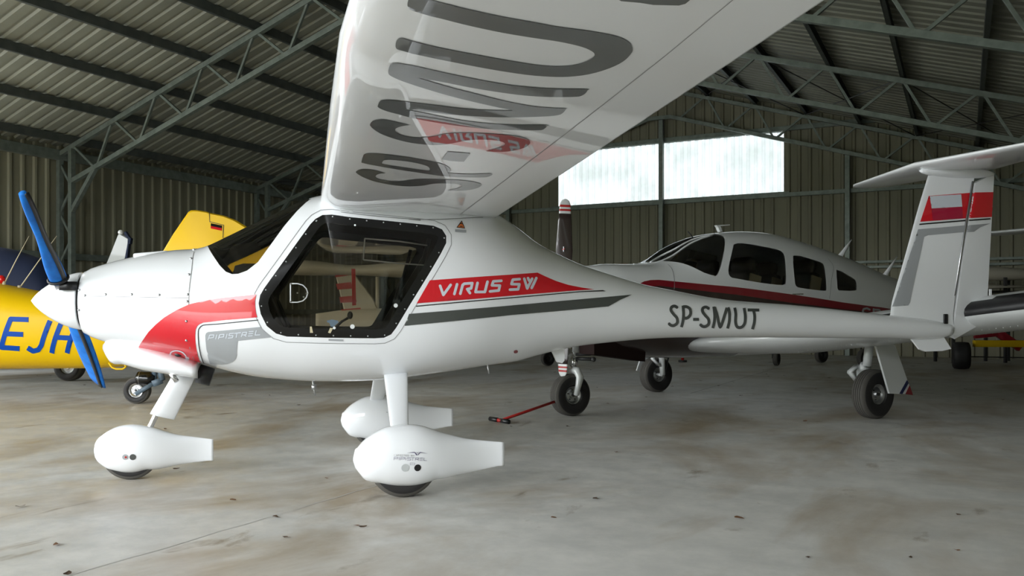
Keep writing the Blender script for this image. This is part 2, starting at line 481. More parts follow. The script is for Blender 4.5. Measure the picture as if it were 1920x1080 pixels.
bm = bmesh.new(); box(bm, (-7, -34.5, -.12), (120, 59.6, .2)); box(bm, (-7, 52, -.12), (120, 60, .2)); box(bm, (-46.2, 8.6, -.12), (60, 26.5, .2))
mat('apron', (.42, .41, .38), .8); vary('apron', (.34, .34, .31), 1.0); hang('ground', bm, 'apron')

# unseen tree screen added beyond the apron, blocks low sky and darkens reflections
mat('screen_foliage', (.035, .055, .018), .9); vary('screen_foliage', (.07, .095, .03), .8)
def screen_row(a, b_, h):
    a, b_ = Vector(a), Vector(b_); n = int((b_-a).length/1.2); nn = Vector((-(b_-a).y, (b_-a).x)).normalized(); bm = bmesh.new(); rows_ = []
    for i in range(n+1):
        c = a.lerp(b_, i/n); k = h*random.uniform(.8, 1.15); r_ = []
        for j in range(7):
            t_ = pi*j/6; r_.append(bm.verts.new((c.x+nn.x*cos(t_)*random.uniform(1.3, 2.1), c.y+nn.y*cos(t_)*random.uniform(1.3, 2.1), max(-.05, k*sin(t_)**.6*random.uniform(.9, 1.05)))))
        rows_.append(r_)
    for A, B in zip(rows_, rows_[1:]):
        for j in range(6): bm.faces.new((A[j], A[j+1], B[j+1], B[j]))
    hang('sky_screen', bm, 'screen_foliage')
screen_row((-60, -32), (40, -32), 4.2); screen_row((-48, -30), (-48, 20), 4.0)
# left eave wall, right wall
bm = bmesh.new(); sheet(bm, ribs(QL, QG), 0, zs(PL)+.05, lambda s_, z, d: (PL+d, s_, z)); wl = hang('wall_left', bm, 'cladding')
bm = bmesh.new(); sheet(bm, ribs(QF, QG), 0, zs(PR)+.05, lambda s_, z, d: (PR-d, s_, z)); wr = hang('wall_right', bm, 'cladding')
# gable wall with its strip window
WX0, WX1, WZ0, WZ1 = -10.06, -3.92, 4.02, 5.50
bm = bmesh.new(); pg = lambda s_, z, d: (s_, QG-d, z)
sheet(bm, ribs(PL, WX0), 0, zs, pg); sheet(bm, ribs(WX0, WX1), 0, WZ0, pg); sheet(bm, ribs(WX0, WX1), WZ1, zs, pg); sheet(bm, ribs(WX1, PR), 0, zs, pg)
wg = hang('wall_far', bm, 'cladding')
# translucent corrugated panes
m = bpy.data.materials.new('polycarbonate'); m.use_nodes = True; t = m.node_tree; t.nodes.clear(); M['polycarbonate'] = m
o_ = t.nodes.new('ShaderNodeOutputMaterial'); tl = t.nodes.new('ShaderNodeBsdfTranslucent'); tp = t.nodes.new('ShaderNodeBsdfTransparent'); df = t.nodes.new('ShaderNodeBsdfDiffuse')
mx = t.nodes.new('ShaderNodeMixShader'); mx2 = t.nodes.new('ShaderNodeMixShader'); tcn = t.nodes.new('ShaderNodeTexCoord')
r = ramp(nz(1.1, 8, .6), .35, .7, (.062, .070, .064, 1), (.125, .130, .134, 1)); t.links.new(r.outputs[0], tl.inputs[0])
mx.inputs[0].default_value = .04; t.links.new(tl.outputs[0], mx.inputs[1]); t.links.new(tp.outputs[0], mx.inputs[2]); tp.inputs[0].default_value = (.8, .85, .85, 1)
mx2.inputs[0].default_value = .12; df.inputs[0].default_value = (.7, .72, .7, 1)
t.links.new(mx.outputs[0], mx2.inputs[1]); t.links.new(df.outputs[0], mx2.inputs[2]); t.links.new(mx2.outputs[0], o_.inputs[0])
bm = bmesh.new(); box(bm, ((WX0+WX1)/2, QG-.06, WZ0-.06), (WX1-WX0+.3, .07, .10)); win = hang('window_1', bm, 'steel')
for a, b_ in ((WX0, -7.0), (-7.0, WX1)):
    bm = bmesh.new(); sheet(bm, ribs(a, b_, .19, .03), WZ0-.02, WZ1+.02, lambda s_, z, d: (s_, QG-d, z)); hang('pane', bm, 'polycarbonate', win)
for z_, w_ in ((WZ1+.07, .12),):
    bm = bmesh.new(); box(bm, (-6.4, QG-.07, z_), (9.4, .08, w_), bev=.006); hang('head_rail', bm, 'steel', win)
# front wall: only the fascia over the doors and the closed door leaf at the right end
bm = bmesh.new(); pf = lambda s_, z, d: (s_, QF+d, z)
sheet(bm, ribs(PL, PR), 4.25, lambda s_: max(4.3, zs(s_)), pf); sheet(bm, ribs(-.2, PR), 0, 4.25, pf); hang('wall_front', bm, 'cladding')
# girts
def part_bar(par, name, a, b_, w, h, m='steel', up=(0, 0, 1), bev=.004):
    bm = bmesh.new(); bar(bm, a, b_, w, h, up, bev); return hang(name, bm, m, par)
for z_ in (1.05, 2.15): part_bar(wl, 'girt', (PL+.09, QL, z_), (PL+.09, QG, z_), .10, .13)
part_bar(wl, 'eave_beam', (PL+.14, QF, zs(PL)-.20), (PL+.14, QG, zs(PL)-.20), .10, .20)
for z_ in (1.05, 2.15): part_bar(wr, 'girt', (PR-.09, QF, z_), (PR-.09, QG, z_), .10, .13)
part_bar(wr, 'eave_beam', (PR-.14, QF, zs(PR)-.20), (PR-.14, QG, zs(PR)-.20), .10, .20)
for z_ in (1.05, 2.10, 2.22, 3.93): part_bar(wg, 'girt', (PL, QG-.09, z_), (PR, QG-.09, z_), .09, .06 if z_ > 2 and z_ < 3 else .10)
for p_ in (-11.55, -7.0, -2.42, -2.42+4.3):
    part_bar(wg, 'column', (p_, QG-.20, 0), (p_, QG-.20, zs(p_)-.9 if abs(p_+7) > .5 else zs(p_)-.95), .11, .13, up=(0, 1, 0))
# roof sheets, purlins, trusses
bm = bmesh.new()
for a, b_ in ((PL-.15, PM), (PM, PR+.15)):
    sheet(bm, ribs(QF-.2, QG+.2, .25, -.035), a, b_, lambda s_, p_, d: (p_, s_, zs(p_)-d))
roof = hang('ceiling', bm, 'roofsheet')
for k in range(-7, 8):
    if k == 0: pp = [PM-.12, PM+.12]
    else: pp = [PM+k*1.21]
    for p_ in pp:
        bm = bmesh.new(); c = (p_, (QF+QG)/2, zs(p_)-.095)
        sg = 1 if p_ > PM else -1
        box(bm, c, (.012, QG-QF, .15)); box(bm, (p_+.03*sg, c[1], c[2]+.069), (.06, QG-QF, .012)); box(bm, (p_+.03*sg, c[1], c[2]-.069), (.06, QG-QF, .012))
        hang('purlin', bm, 'purlin', roof)
TQ = [21.5, 16.15, 10.8, 5.4, .0, -5.4]
for q in TQ:
    e = bpy.data.objects.new('roof_truss', None); COL.objects.link(e); e.parent = roof; e.location = (0, q, 0)
    zt = lambda p_: zs(p_)-.23; zb = lambda p_: zs(p_)-.90
    for sg in (-1, 1):
        pe = PM+sg*8.85
        part_bar(e, 'top_chord', (PM, 0, zt(PM)), (pe, 0, zt(pe)), .09, .09)
        part_bar(e, 'bottom_chord', (PM+sg*.3, 0, zb(PM+sg*.3)), (PM+sg*8.5, 0, zb(PM+sg*8.5)), .09, .09)
        for k in range(0, 7):
            a = PM+sg*k*1.21; b_ = a+sg*.48; c = PM+sg*(k+1)*1.21
            if k: part_bar(e, 'web', (a+sg*.04, 0, zt(a)), (b_, 0, zb(b_)), .045, .045)
            part_bar(e, 'web', (b_+sg*.08, 0, zb(b_)), (c-sg*.05, 0, zt(c)), .045, .045)
        if sg == -1 or q != 21.5:
            pi_ = PM+sg*8.5; po = PM+sg*8.86
            for pc in (pi_, po): part_bar(e, 'column', (pc, 0, 0), (pc, 0, zs(pc)-.25), .10, .10, up=(1, 0, 0))
            part_bar(e, 'knee_brace', (pi_, .0, 3.0), (PM+sg*7.75, 0, zb(PM+sg*7.75)+.02), .08, .08)
            z0 = .5; f = 1
            while z0 < 3.6:
                part_bar(e, 'lacing', (pi_ if f > 0 else po, 0, z0), (po if f > 0 else pi_, 0, z0+.48), .03, .05); z0 += .5; f = -f
    part_bar(e, 'bottom_chord', (PM-.32, 0, zb(PM)-.09), (PM+.32, 0, zb(PM)-.09), .09, .09)
for (qa_, qb_) in ((16.15, 21.5),):
    for k in (1, 3, 5):
        for sg in (-1, 1):
            a = PM+sg*k*1.21; c = PM+sg*(k+2)*1.21
            for u, v in ((a, c), (c, a)):
                bm = bmesh.new(); tube(bm, [(u, qa_, zs(u)-.2), (v, qb_, zs(v)-.2)], .011, 6); hang('brace_rod', bm, 'lineblack', roof)
# light portals in the openings
def portal(px, qy, z, sx, sz, rot):
    l = bpy.data.lights.new('portal', 'AREA'); l.shape = 'RECTANGLE'; l.size = sx; l.size_y = sz; l.cycles.is_portal = True
    o = bpy.data.objects.new('daylight_portal', l); COL.objects.link(o)
    c, n = cos(HR), sin(HR); o.location = (px*c-qy*n, px*n+qy*c, z); o.rotation_euler = (pi/2, 0, HR+rot)
portal((PL-.2)/2, QF-.02, 2.12, 15.8, 4.25, 0)
portal(PL-.02, (QF+QL)/2, 2.1, QL-QF, 4.2, -pi/2)

# ================================================================== WHITE ULTRALIGHT
air = thing('ultralight_aircraft', 'white high-wing ultralight aircraft with red and grey stripes, nearest in the hangar', 'aeroplane', AIR.o, AIR.a)
ST = [(-1.80, 1.250, .880, .185, 1.07, 2.0), (-1.76, 1.272, .858, .215, 1.07, 2.05), (-1.70, 1.293, .835, .255, 1.06, 2.1), (-1.50, 1.349, .785, .345, 1.05, 2.25), (-1.30, 1.385, .735, .410, 1.03, 2.35),
      (-1.12, 1.407, .690, .455, 1.02, 2.45), (-.98, 1.475, .648, .490, 1.02, 2.5), (-.82, 1.560, .612, .520, 1.03, 2.55), (-.66, 1.640, .592, .535, 1.05, 2.7), (-.53, 1.705, .582, .545, 1.07, 2.9),
      (-.43, 1.735, .578, .550, 1.08, 3.0), (-.10, 1.755, .578, .552, 1.10, 3.1), (.30, 1.745, .618, .535, 1.12, 3.0), (.50, 1.715, .643, .500, 1.13, 2.8), (.706, 1.651, .667, .440, 1.13, 2.5),
      (.823, 1.582, .680, .400, 1.10, 2.35), (.971, 1.480, .715, .355, 1.07, 2.2), (1.158, 1.391, .757, .305, 1.04, 2.1), (1.26, 1.349, .775, .282, 1.03, 2.05), (1.54, 1.262, .805, .235, 1.01, 2),
      (1.753, 1.204, .822, .208, .99, 2), (1.937, 1.170, .830, .190, .98, 2), (2.328, 1.106, .830, .162, .96, 2), (2.934, 1.062, .825, .132, .935, 2), (3.678, .992, .815, .100, .905, 2), (4.15, .945, .812, .072, .88, 2), (4.25, .925, .825, .060, .875, 2)]
fb = body(ST, 150, 88)
fref = fb.copy(); FB = bvh_of(fb)                                        # the whole skin, kept for tracing and draping
sh = side_hit(FB)
cf1 = crop(480, 400, 4.5); cf2 = crop(360, 360, 3.0); cf3 = crop(0, 340, 2.571)
door_px = cf1([(500, 48), (560, 14), (640, 10), (780, 30), (1080, 60), (1400, 93), (1500, 105), (1570, 135), (1605, 190), (1605, 250), (1560, 340), (1460, 510), (1300, 770), (1180, 970), (1140, 1022), (1080, 1050), (1000, 1055), (600, 1050), (260, 1040), (170, 1015), (90, 950), (40, 850), (22, 760), (35, 690), (70, 630), (250, 380), (460, 90)])
door = trace(AIR, FB, door_px)
def shrink(poly, d):
    c = sum(poly, Vector((0, 0)))/len(poly); n = len(poly); out = []
    for i, p in enumerate(poly):
        a, b_ = poly[i-1], poly[(i+1) % n]; e = (b_-a).normalized(); nn = Vector((-e.y, e.x))
        if (c-p).dot(nn) < 0: nn = -nn
        out.append(p+nn*d)
    return out
door_in = shrink(door, .052)
keep_side = lambda f: abs(f.calc_center_median().y) > .2
reg = cut(fb, door, keep_side); db = take(fb, reg)
reg = cut(db, door_in); gb = take(db, reg)
# windscreen: lower edge on the side, the rest up and over the centreline
ws_px = cf2([(85, 305), (120, 360), (155, 412), (190, 448), (225, 462), (260, 460), (310, 442), (370, 395), (440, 300), (520, 190), (590, 108), (640, 60), (672, 30)])
ws = trace(AIR, FB, ws_px)
wsp = [Vector((-1.10, 1.42))]+ws[1:]+[Vector((-.50, 1.69)), Vector((-.50, 1.9)), Vector((-1.10, 1.9))]
reg = cut(fb, wsp); wb = take(fb, reg)
fus = bmobj('fuselage', fb, ['white', 'cockpit'], air); normals_like(fus, fref); lining(fus, fref, .012, 'cockpit', 'cabin_lining', air)
for nm_, b_, m_, l_ in (('door_frame', db, 'blackgloss', 'black painted door edge with screw heads'), ('door_window', gb, 'tinted', 'large tinted door window')):
    for sg in (-1, 1): o = lab(bmobj(nm_, take(b_, [f for f in b_.faces if f.calc_center_median().y*sg > 0], False), m_, air), l_); normals_like(o, fref)
normals_like(lab(bmobj('windscreen', wb, 'tinted', air), 'tinted wrap-around windscreen'), fref)
def ringline(name, px_or_uv, w, m, off=.0012, closed=True, uv=False, sm=False, par=None, hit=None, bvh=None, fr=None, axes=(0, 2)):
    L = px_or_uv if uv else trace(fr or AIR, bvh or FB, px_or_uv, axes)
    if closed: L = list(L)+[L[0]]
    return drape([(g, []) for g in stroke_polys(L, w, True, sm)], hit or sh, .03, off+.001, name, m, par or air)
ringline('door_seam', shrink(door, -.032), .003, 'seam', uv=True)
# screws around door and windscreen
def screws(name, uvs, r, m, par=None):
    bm = bmesh.new()
    for u, v in uvs:
        h = sh(u, v)
        if h: sphere(bm, h[0]+h[1]*r*.15, r, 8, 5)
    o = bmobj(name, bm, m, par or air); o['kind'] = 'stuff'; return o
def along(poly, step):
    out = []; n = len(poly); acc = 0
    for i in range(n):
        a, b_ = poly[i], poly[(i+1) % n]; L = (b_-a).length
        while acc < L: out.append(a.lerp(b_, acc/L)); acc += step
        acc -= L
    return out
screws('door_screw', along(shrink(door, .013), .098), .0045, 'alu')
# cowl joint lines and fasteners (crop of the nose)
cowl_v = cf3([(945, 325), (925, 420), (913, 520), (910, 600), (912, 700), (915, 800), (925, 880)])
ringline('cowl_seam', cowl_v, .004, 'seam', closed=False, sm=True)
ringline('cowl_seam', cf3([(412, 553), (560, 556), (750, 560), (908, 562)]), .003, 'seam', closed=False, sm=True)
fast = [(410, 550), (510, 545), (635, 545), (768, 547), (905, 545), (903, 578), (911, 450), (921, 374), (935, 330), (899, 674), (899, 766), (383, 525), (381, 620)]
screws('cowl_fastener', [tuple(q) for q in trace(AIR, FB, cf3(fast))], .008, 'alu')
# spinner, backplate
bm = bmesh.new(); pr = []
for i in range(15):
    t_ = i/14; pr.append((-2.095+.275*t_, max(.001, .172*(1-(1-t_)**1.55)**.80)))
lathe(bm, pr+[(-1.818, .165), (-1.818, .001)], (0, 0, 1.075), 'x', 48)
sp = bmobj('spinner', bm, 'white', air, angle=50)
bm = bmesh.new(); lathe(bm, [(-1.818, .155), (-1.795, .155), (-1.795, .001)], (0, 0, 1.07), 'x', 48); lab(bmobj('spinner_backplate', bm, 'black', air), 'black gap ring behind spinner')
# propeller blades under fabric covers
HUB = Vector((-1.90, 0, 1.08))
def blade(tip, root_r, name, m, wid, th, cut_=1.0, par=air, pitch=1.0):
    tip = Vector(tip); d = (tip-HUB); L = d.length; d.normalize(); xx = Vector((1, 0, 0)); tg = d.cross(xx).normalized()
    secs = []
    for i in range(17):
        t_ = i/16; r_ = root_r+(L*cut_-root_r)*t_; w = wid(t_); a = pitch-.45*t_
        ch = xx*sin(a)+tg*cos(a); nn = xx*cos(a)-tg*sin(a); c = HUB+d*r_
        secs.append([tuple(c+ch*(w/2*cos(2*pi*k/20))+nn*(th/2*(1-.5*t_)*sin(2*pi*k/20))) for k in range(20)])
    return bmobj(name, loft(secs), m, par)
T1 = AIR.at(42, 362, 0, -1.90); T2 = AIR.at(183, 716, 0, -1.90)
for T, pt in ((T1, 1.15), (T2, .9)):
    blade(T, .12, 'propeller_blade', 'maroonblack', lambda t_: .07-.03*t_, .02, .97, pitch=pt)
bm = bmesh.new(); bar(bm, (-1.90, -.175, 1.16), (-1.81, -.15, 1.16), .05, .05); bmobj('blade_cutout', bm, 'black', air)
def cover(T, label, wid, pt, name='propeller_cover'):
    e = thing(name, label, 'propeller cover', AIR.o, AIR.a, 'blue fabric propeller covers')
    blade(T, .20, 'sleeve', 'covercloth', wid, .06, 1.0, e, pt)
    d = (Vector(T)-HUB); L = d.length; d.normalize(); xx = Vector((1, 0, 0)); tg = d.cross(xx).normalized(); bm = bmesh.new()
    for sg in (1,):
        P = []
        for i in range(13):
            t_ = i/12; a = pt-.45*t_; ch = xx*sin(a)+tg*cos(a); nn = xx*cos(a)-tg*sin(a)
            if nn.y > 0: nn = -nn
            P.append(HUB+d*(.20+(L-.20)*t_)+ch*(wid(t_)*.30)+nn*(.029*(1-.5*t_)))
        n_ = len(P); 
        pv = None
        for i, p in enumerate(P):
            a = pt-.45*i/12; ch = xx*sin(a)+tg*cos(a); q = [bm.verts.new(p-ch*.012), bm.verts.new(p+ch*.012)]
            if pv: bm.faces.new((pv[0], q[0], q[1], pv[1]))
            pv = q
    o = bmobj('edge_strip', bm, 'black', e); thicken(o, .008, 0)
    bm = bmesh.new(); c = HUB+d*.225; a = pt; ch = xx*sin(a)+tg*cos(a); nn = xx*cos(a)-tg*sin(a); w = wid(0)/2+.006
    tube(bm, [c+ch*w*cos(2*pi*k/20)+nn*.035*sin(2*pi*k/20) for k in range(21)], .009, 6, False); bmobj('strap', bm, 'black', e)
    return e
cover(T1, 'blue fabric cover with black edge on the raised propeller blade', lambda t_: .092*(1-.62*t_)+.010*sin(9*t_), 1.15)
cover(T2, 'blue fabric cover on the lowered propeller blade under the nose', lambda t_: .10+.055*sin(pi*min(1, t_*.62)), 1.30)
# chin scoop and exhaust
cs = crop(0, 620, 3.6)
tp_ = [(182, 657), (194, 641), (225, 645), (261, 653), (310, 665), (355, 680), (372, 687)]
bt_ = [(182, 660), (190, 676), (222, 687), (264, 698), (305, 704), (350, 710), (372, 713)]
Lt = [AIR.at(x, y, 1, -.2) for x, y in tp_]; Lb = [AIR.at(x, y, 1, -.2) for x, y in bt_]
secs = []
wds = [.03, .11, .17, .22, .27, .30, .30]
xs_ = [-1.70, -1.66, -1.58, -1.46, -1.34, -1.22, -1.145]
top_ = interp([(p.x+i*1e-4, p.z) for i, p in enumerate(Lt)], xs_); bot_ = interp([(p.x+i*1e-4, p.z) for i, p in enumerate(Lb)], xs_)
rows = interp([(x, a[1]+.03, b_[1], w) for x, a, b_, w in zip(xs_, top_, bot_, wds)], [-1.70+.555*i/24 for i in range(25)])
for (x, zt, zb, w) in rows:
    zt = max(zt, zb+.03); zc = (zt+zb)/2; h = (zt-zb)/2
    secs.append([(x, w*math.copysign(abs(cos(t_))**.8, cos(t_)), zc+h*math.copysign(abs(sin(t_))**.8, sin(t_))) for t_ in [2*pi*k/40 for k in range(40)]])
bmobj('chin_scoop', loft(secs), 'white', air)
bm = bmesh.new(); tube(bm, [(-1.15, -.12, .64), (-1.07, -.12, .615)], [.058, .055], 20); lab(bmobj('air_outlet', bm, 'black', air), 'black outlet behind the chin scoop')
bm = bmesh.new(); q = AIR.at(325, 712, 1, -.12); tube(bm, [(q.x-.03, -.1, q.z+.06), (q.x+.02, -.13, q.z-.01)], .016, 12); bmobj('exhaust_pipe', bm, 'chrome', air)
bm = bmesh.new(); box(bm, (-1.42, 0, 1.352), (.20, .20, .035), Matrix.Rotation(R(-6), 3, 'Y'), .014); bmobj('cowl_bulge', bm, 'white', air)
# small fuel vent rings on the red panel
c7 = crop(260, 540, 6.75)
# ---- livery on the side
def decal(name, px, m, off=.0028, step=.03, sm=False, par=None, hit=None, bvh=None, fr=None, holes=(), axes=(0, 2), k=3, cr=None):
    if cr: px = cr(px); holes = [cr(h) for h in holes]
    L = trace(fr or AIR, bvh or FB, px, axes)
    if sm: L = smooth_loop(L, k)
    H = [smooth_loop(trace(fr or AIR, bvh or FB, h, axes), k) if sm else trace(fr or AIR, bvh or FB, h, axes) for h in holes]
    return drape([(L, H)], hit or sh, step, off, name, m, par or air)
def strokes(name, lines, w, m, off=.0042, rnd=True, sm=False, par=None, hit=None, bvh=None, fr=None, axes=(0, 2), cr=None, step=.03, wpx=None):
    """lettering drawn as strokes in the photo's pixels, laid on the surface"""
    G = []
    for L in lines:
        if cr: L = cr(L)
        for g in stroke_polys([Vector(p) for p in L], w, rnd, sm and len(L) > 2):
            T = trace(fr or AIR, bvh or FB, g, axes)
            if len(T) == len(g): G.append((T, []))
    return drape(G, hit or sh, step, off, name, m, par or air)
red1 = [(0, 745), (60, 650), (130, 550), (220, 460), (330, 370), (480, 280), (640, 207), (780, 170), (900, 147), (1050, 127), (1250, 105), (1490, 82), (1475, 150), (1475, 230), (1485, 310), (1500, 370), (1350, 385), (1100, 405), (900, 428), (820, 437), (775, 455), (740, 485), (722, 530), (718, 600), (725, 720), (745, 820), (785, 940), (640, 915), (420, 865), (200, 805)]
lab(decal('nose_stripe', red1, 'red', cr=c7), 'red nose stripe sweeping up to the door')
strokes('pinstripe', [[(825, 945), (795, 870), (770, 760), (757, 640), (757, 540), (775, 500), (805, 475), (850, 465), (1000, 455), (1250, 430), (1510, 405)]], 1.6, 'black', cr=c7, sm=True, off=.0034)
gray1 = [(845, 600), (855, 570), (880, 555), (930, 550), (1150, 530), (1350, 510), (1540, 492), (1590, 545), (1640, 585), (1690, 622), (1450, 645), (1255, 668), (1245, 760), (1240, 850), (1225, 895), (1190, 930), (1130, 955), (1050, 965), (970, 962), (905, 955), (880, 880), (858, 760), (848, 660)]
lab(decal('grey_panel', gray1, 'silvergray', cr=c7), 'silver grey name panel')
PIPI = [[(882, 652), (902, 593), (955, 590), (950, 622), (900, 630)], [(992, 590), (978, 642)], [(1012, 640), (1030, 588), (1083, 583), (1076, 615), (1024, 622)], [(1122, 580), (1107, 633)], [(1205, 570), (1152, 575), (1146, 600), (1198, 600), (1190, 625), (1135, 630)], [(1217, 571), (1292, 563)], [(1250, 567), (1236, 622)], [(1300, 614), (1318, 561), (1370, 557), (1362, 587), (1312, 592)], [(1335, 590), (1362, 608)], [(1400, 551), (1452, 546)], [(1395, 577), (1447, 572)], [(1388, 605), (1440, 600)], [(1490, 537), (1475, 593), (1535, 589)]]
strokes('name_lettering', PIPI, 1.5, 'flagwhite', cr=c7)
# fuel drain ring
strokes('drain_ring', [[(430, 865), (405, 840), (412, 808), (450, 790), (500, 788), (560, 810), (600, 855), (605, 895)]], 2.2, 'flagwhite', cr=c7, sm=True)
q = trace(AIR, FB, c7([(503, 840)]))[0]; h = sh(*q); bm = bmesh.new(); sphere(bm, h[0], .022, 16, 8, (1, .35, .7)); lab(bmobj('drain_hole', bm, 'black', air), 'dark drain opening in the red panel')
cv = crop(780, 490, 4.571)
red2 = [(118, 163), (500, 135), (800, 115), (1040, 98), (1100, 127), (1200, 170), (1300, 202), (1420, 226), (1525, 241), (1300, 255), (900, 287), (500, 322), (5, 360)]
lab(decal('side_stripe', red2, 'red', cr=cv), 'red rear stripe tapering to a point')
VIR = [[(205, 210), (233, 288), (295, 202)], [(350, 197), (327, 280)], [(378, 278), (398, 203), (412, 192), (480, 187), (470, 232), (437, 238), (460, 272)], [(525, 185), (508, 263), (588, 262), (610, 175)], [(728, 167), (660, 172), (648, 206), (716, 208), (706, 250), (632, 258)],
       [(885, 153), (827, 158), (815, 195), (883, 197), (872, 240), (802, 243)], [(925, 150), (950, 232), (992, 150)], [(957, 145), (966, 166)], [(1028, 145), (988, 228)]]
strokes('name_lettering', VIR, 5.0, 'flagwhite', cr=cv)
decal('pinstripe', [(0, 380), (500, 335), (1000, 292), (1400, 258), (1600, 248), (1628, 257), (1400, 265), (1000, 300), (500, 343), (0, 389)], 'black', cr=cv)
c_side = crop(740, 380, 3.176)
lab(decal('grey_stripe', [(85, 662), (300, 645), (600, 620), (900, 593), (1200, 567), (1412, 549), (1340, 580), (1272, 618), (1000, 643), (700, 668), (400, 700), (58, 733)], 'darkgray', cr=c_side, step=.015, off=.0035), 'dark grey stripe below the red one')
csp = crop(1230, 550, 8.727)
SS = [(348, 240), (300, 212), (250, 228), (240, 280), (285, 345), (338, 405), (342, 480), (290, 522), (240, 518), (203, 488)]
SP = [SS, [(412, 548), (436, 450), (446, 330), (437, 205)], [(437, 222), (500, 224), (553, 265), (558, 345), (510, 400), (445, 404)], [(602, 425), (697, 425)], [(x+515, y+17) for x, y in SS],
      [(925, 565), (950, 460), (955, 350), (940, 222)], [(955, 230), (1000, 380), (1046, 548), (1110, 380), (1155, 240)], [(1167, 570), (1195, 450), (1197, 320), (1175, 235)],
      [(1283, 240), (1300, 340), (1295, 450), (1312, 530), (1355, 557), (1410, 540), (1448, 480), (1455, 370), (1438, 245)], [(1495, 277), (1685, 279)], [(1590, 279), (1608, 370), (1602, 480), (1573, 583)]]
strokes('registration', SP, 5.4, 'darkgray', cr=csp, rnd=False, sm=True)
# warning triangle, small badges, pins
ct = crop(580, 340, 5.053)
decal('warning_triangle', [(1443, 372), (1475, 450), (1392, 440)], 'black', cr=ct, step=None); decal('warning_triangle', [(1442, 388), (1464, 443), (1404, 436)], 'orange', .0038, cr=ct, step=None)
strokes('warning_triangle', [[(1432, 404), (1448, 405)], [(1424, 430), (1448, 432)]], 1.4, 'black', .0048, cr=ct)
decal('warning_plate', [(1380, 455), (1485, 462), (1485, 487), (1380, 480)], 'silvergray', cr=ct, step=None)
decal('latch_plate', [(290, 255), (415, 265), (415, 302), (290, 292)], 'offwhite', cr=ct, step=None); decal('latch_plate', [(940, 355), (1055, 366), (1053, 376), (940, 363)], 'seam', cr=ct, step=None)
strokes('red_badge', [[(716, 886), (724, 884)]], 5.5, 'darkred', cr=c_side)
decal('door_placard', cf2([(768, 826), (852, 829), (852, 839), (768, 836)]), 'silvergray', step=None)
for n_, p, L_ in (('drain_tube', (586, 712), .10), ('drain_tube', (913, 680), .075)):
    o = AIR.at(*p, 1, 0); bm = bmesh.new(); tube(bm, [(o.x, 0, o.z+.02), (o.x+.01, 0, o.z-L_*.6), (o.x+.015, 0, o.z-L_)], [.007, .006, .005], 8)
    if p[0] == 586: tube(bm, [(o.x+.01, 0, o.z-L_*.3), (o.x+.01, 0, o.z-L_*.62)], .016, 10)
    bmobj(n_, bm, 'alu', air)
# belly fin and tail skid
def plate(name, px, y, th, m, fr, par, bev=True):
    P = [fr.at(a, b_, 1, y) for a, b_ in px]; bm = bmesh.new()
    A = [bm.verts.new((p.x, y-th/2, p.z)) for p in P]; B = [bm.verts.new((p.x, y+th/2, p.z)) for p in P]; n = len(P)
    bm.faces.new(A); bm.faces.new(B[::-1])
    for i in range(n): bm.faces.new((A[i], B[i], B[(i+1) % n], A[(i+1) % n]))
    bmesh.ops.recalc_face_normals(bm, faces=bm.faces[:])
    return bmobj(name, bm, m, par, smooth=False)
plate('belly_fin', [(1033, 655), (1058, 652), (1057, 676), (1053, 681), (1044, 679)], 0, .03, 'white', AIR, air)
plate('tail_skid', [(1705, 632), (1768, 632), (1782, 654), (1765, 658), (1733, 659), (1723, 655)], 0, .02, 'white', AIR, air)
# ---- wing
def wz(y): return 1.662+.020*abs(y)
WS = []
for y in (-5.35, -5.3, -5.15, -4.7, -4.2, -3.6, -3.3, -2.6, -1.8, -1.0, -.45, 0, .45, 1.0, 1.8, 2.6, 3.3, 3.6, 4.2, 4.7, 5.15, 5.3, 5.35):
    a = abs(y); le = -.435 if a < 3.2 else -.435+.05*(a-3.2)+.02*(a-3.2)**2; te = .648-.016*a
    k = 1
    if a > 5.1: le += (a-5.1)*.9; k = max(.15, 1-(a-5.1)*3)
    WS.append((y, le, te-le, wz(y), k))
wbm = wing(WS, .115, .44, flat=.058); WB = bvh_of(wbm); wg_ = bmobj('wing', wbm, 'white', air); lab(wg_, 'white high wing with registration lettering underneath'); uh = under_hit(WB); UX = dict(bvh=WB, hit=uh, axes=(0, 1))
cA = crop(560, 0, 2.5719); cB = crop(740, 0, 3.4286); cC = crop(660, 100, 4.174); cD = crop(650, 210, 5.333)
Upoly = [(83, 20), (90, 45), (120, 65), (300, 115), (500, 165), (700, 207), (900, 240), (1050, 262), (1180, 290), (1250, 315), (1285, 342), (1270, 370), (1210, 400), (1130, 418), (1040, 423), (940, 417), (800, 397), (600, 362), (400, 325), (200, 282), (70, 247), (40, 240), (15, 255), (6, 285), (14, 310), (60, 325), (250, 370), (450, 410), (650, 447), (850, 477), (1000, 489), (1120, 489), (1250, 473), (1380, 435), (1470, 390), (1520, 340), (1530, 310), (1515, 275), (1470, 245), (1400, 222), (1250, 195), (1050, 168), (900, 140), (700, 105), (500, 62), (350, 25), (200, -15), (130, -28), (95, -15)]
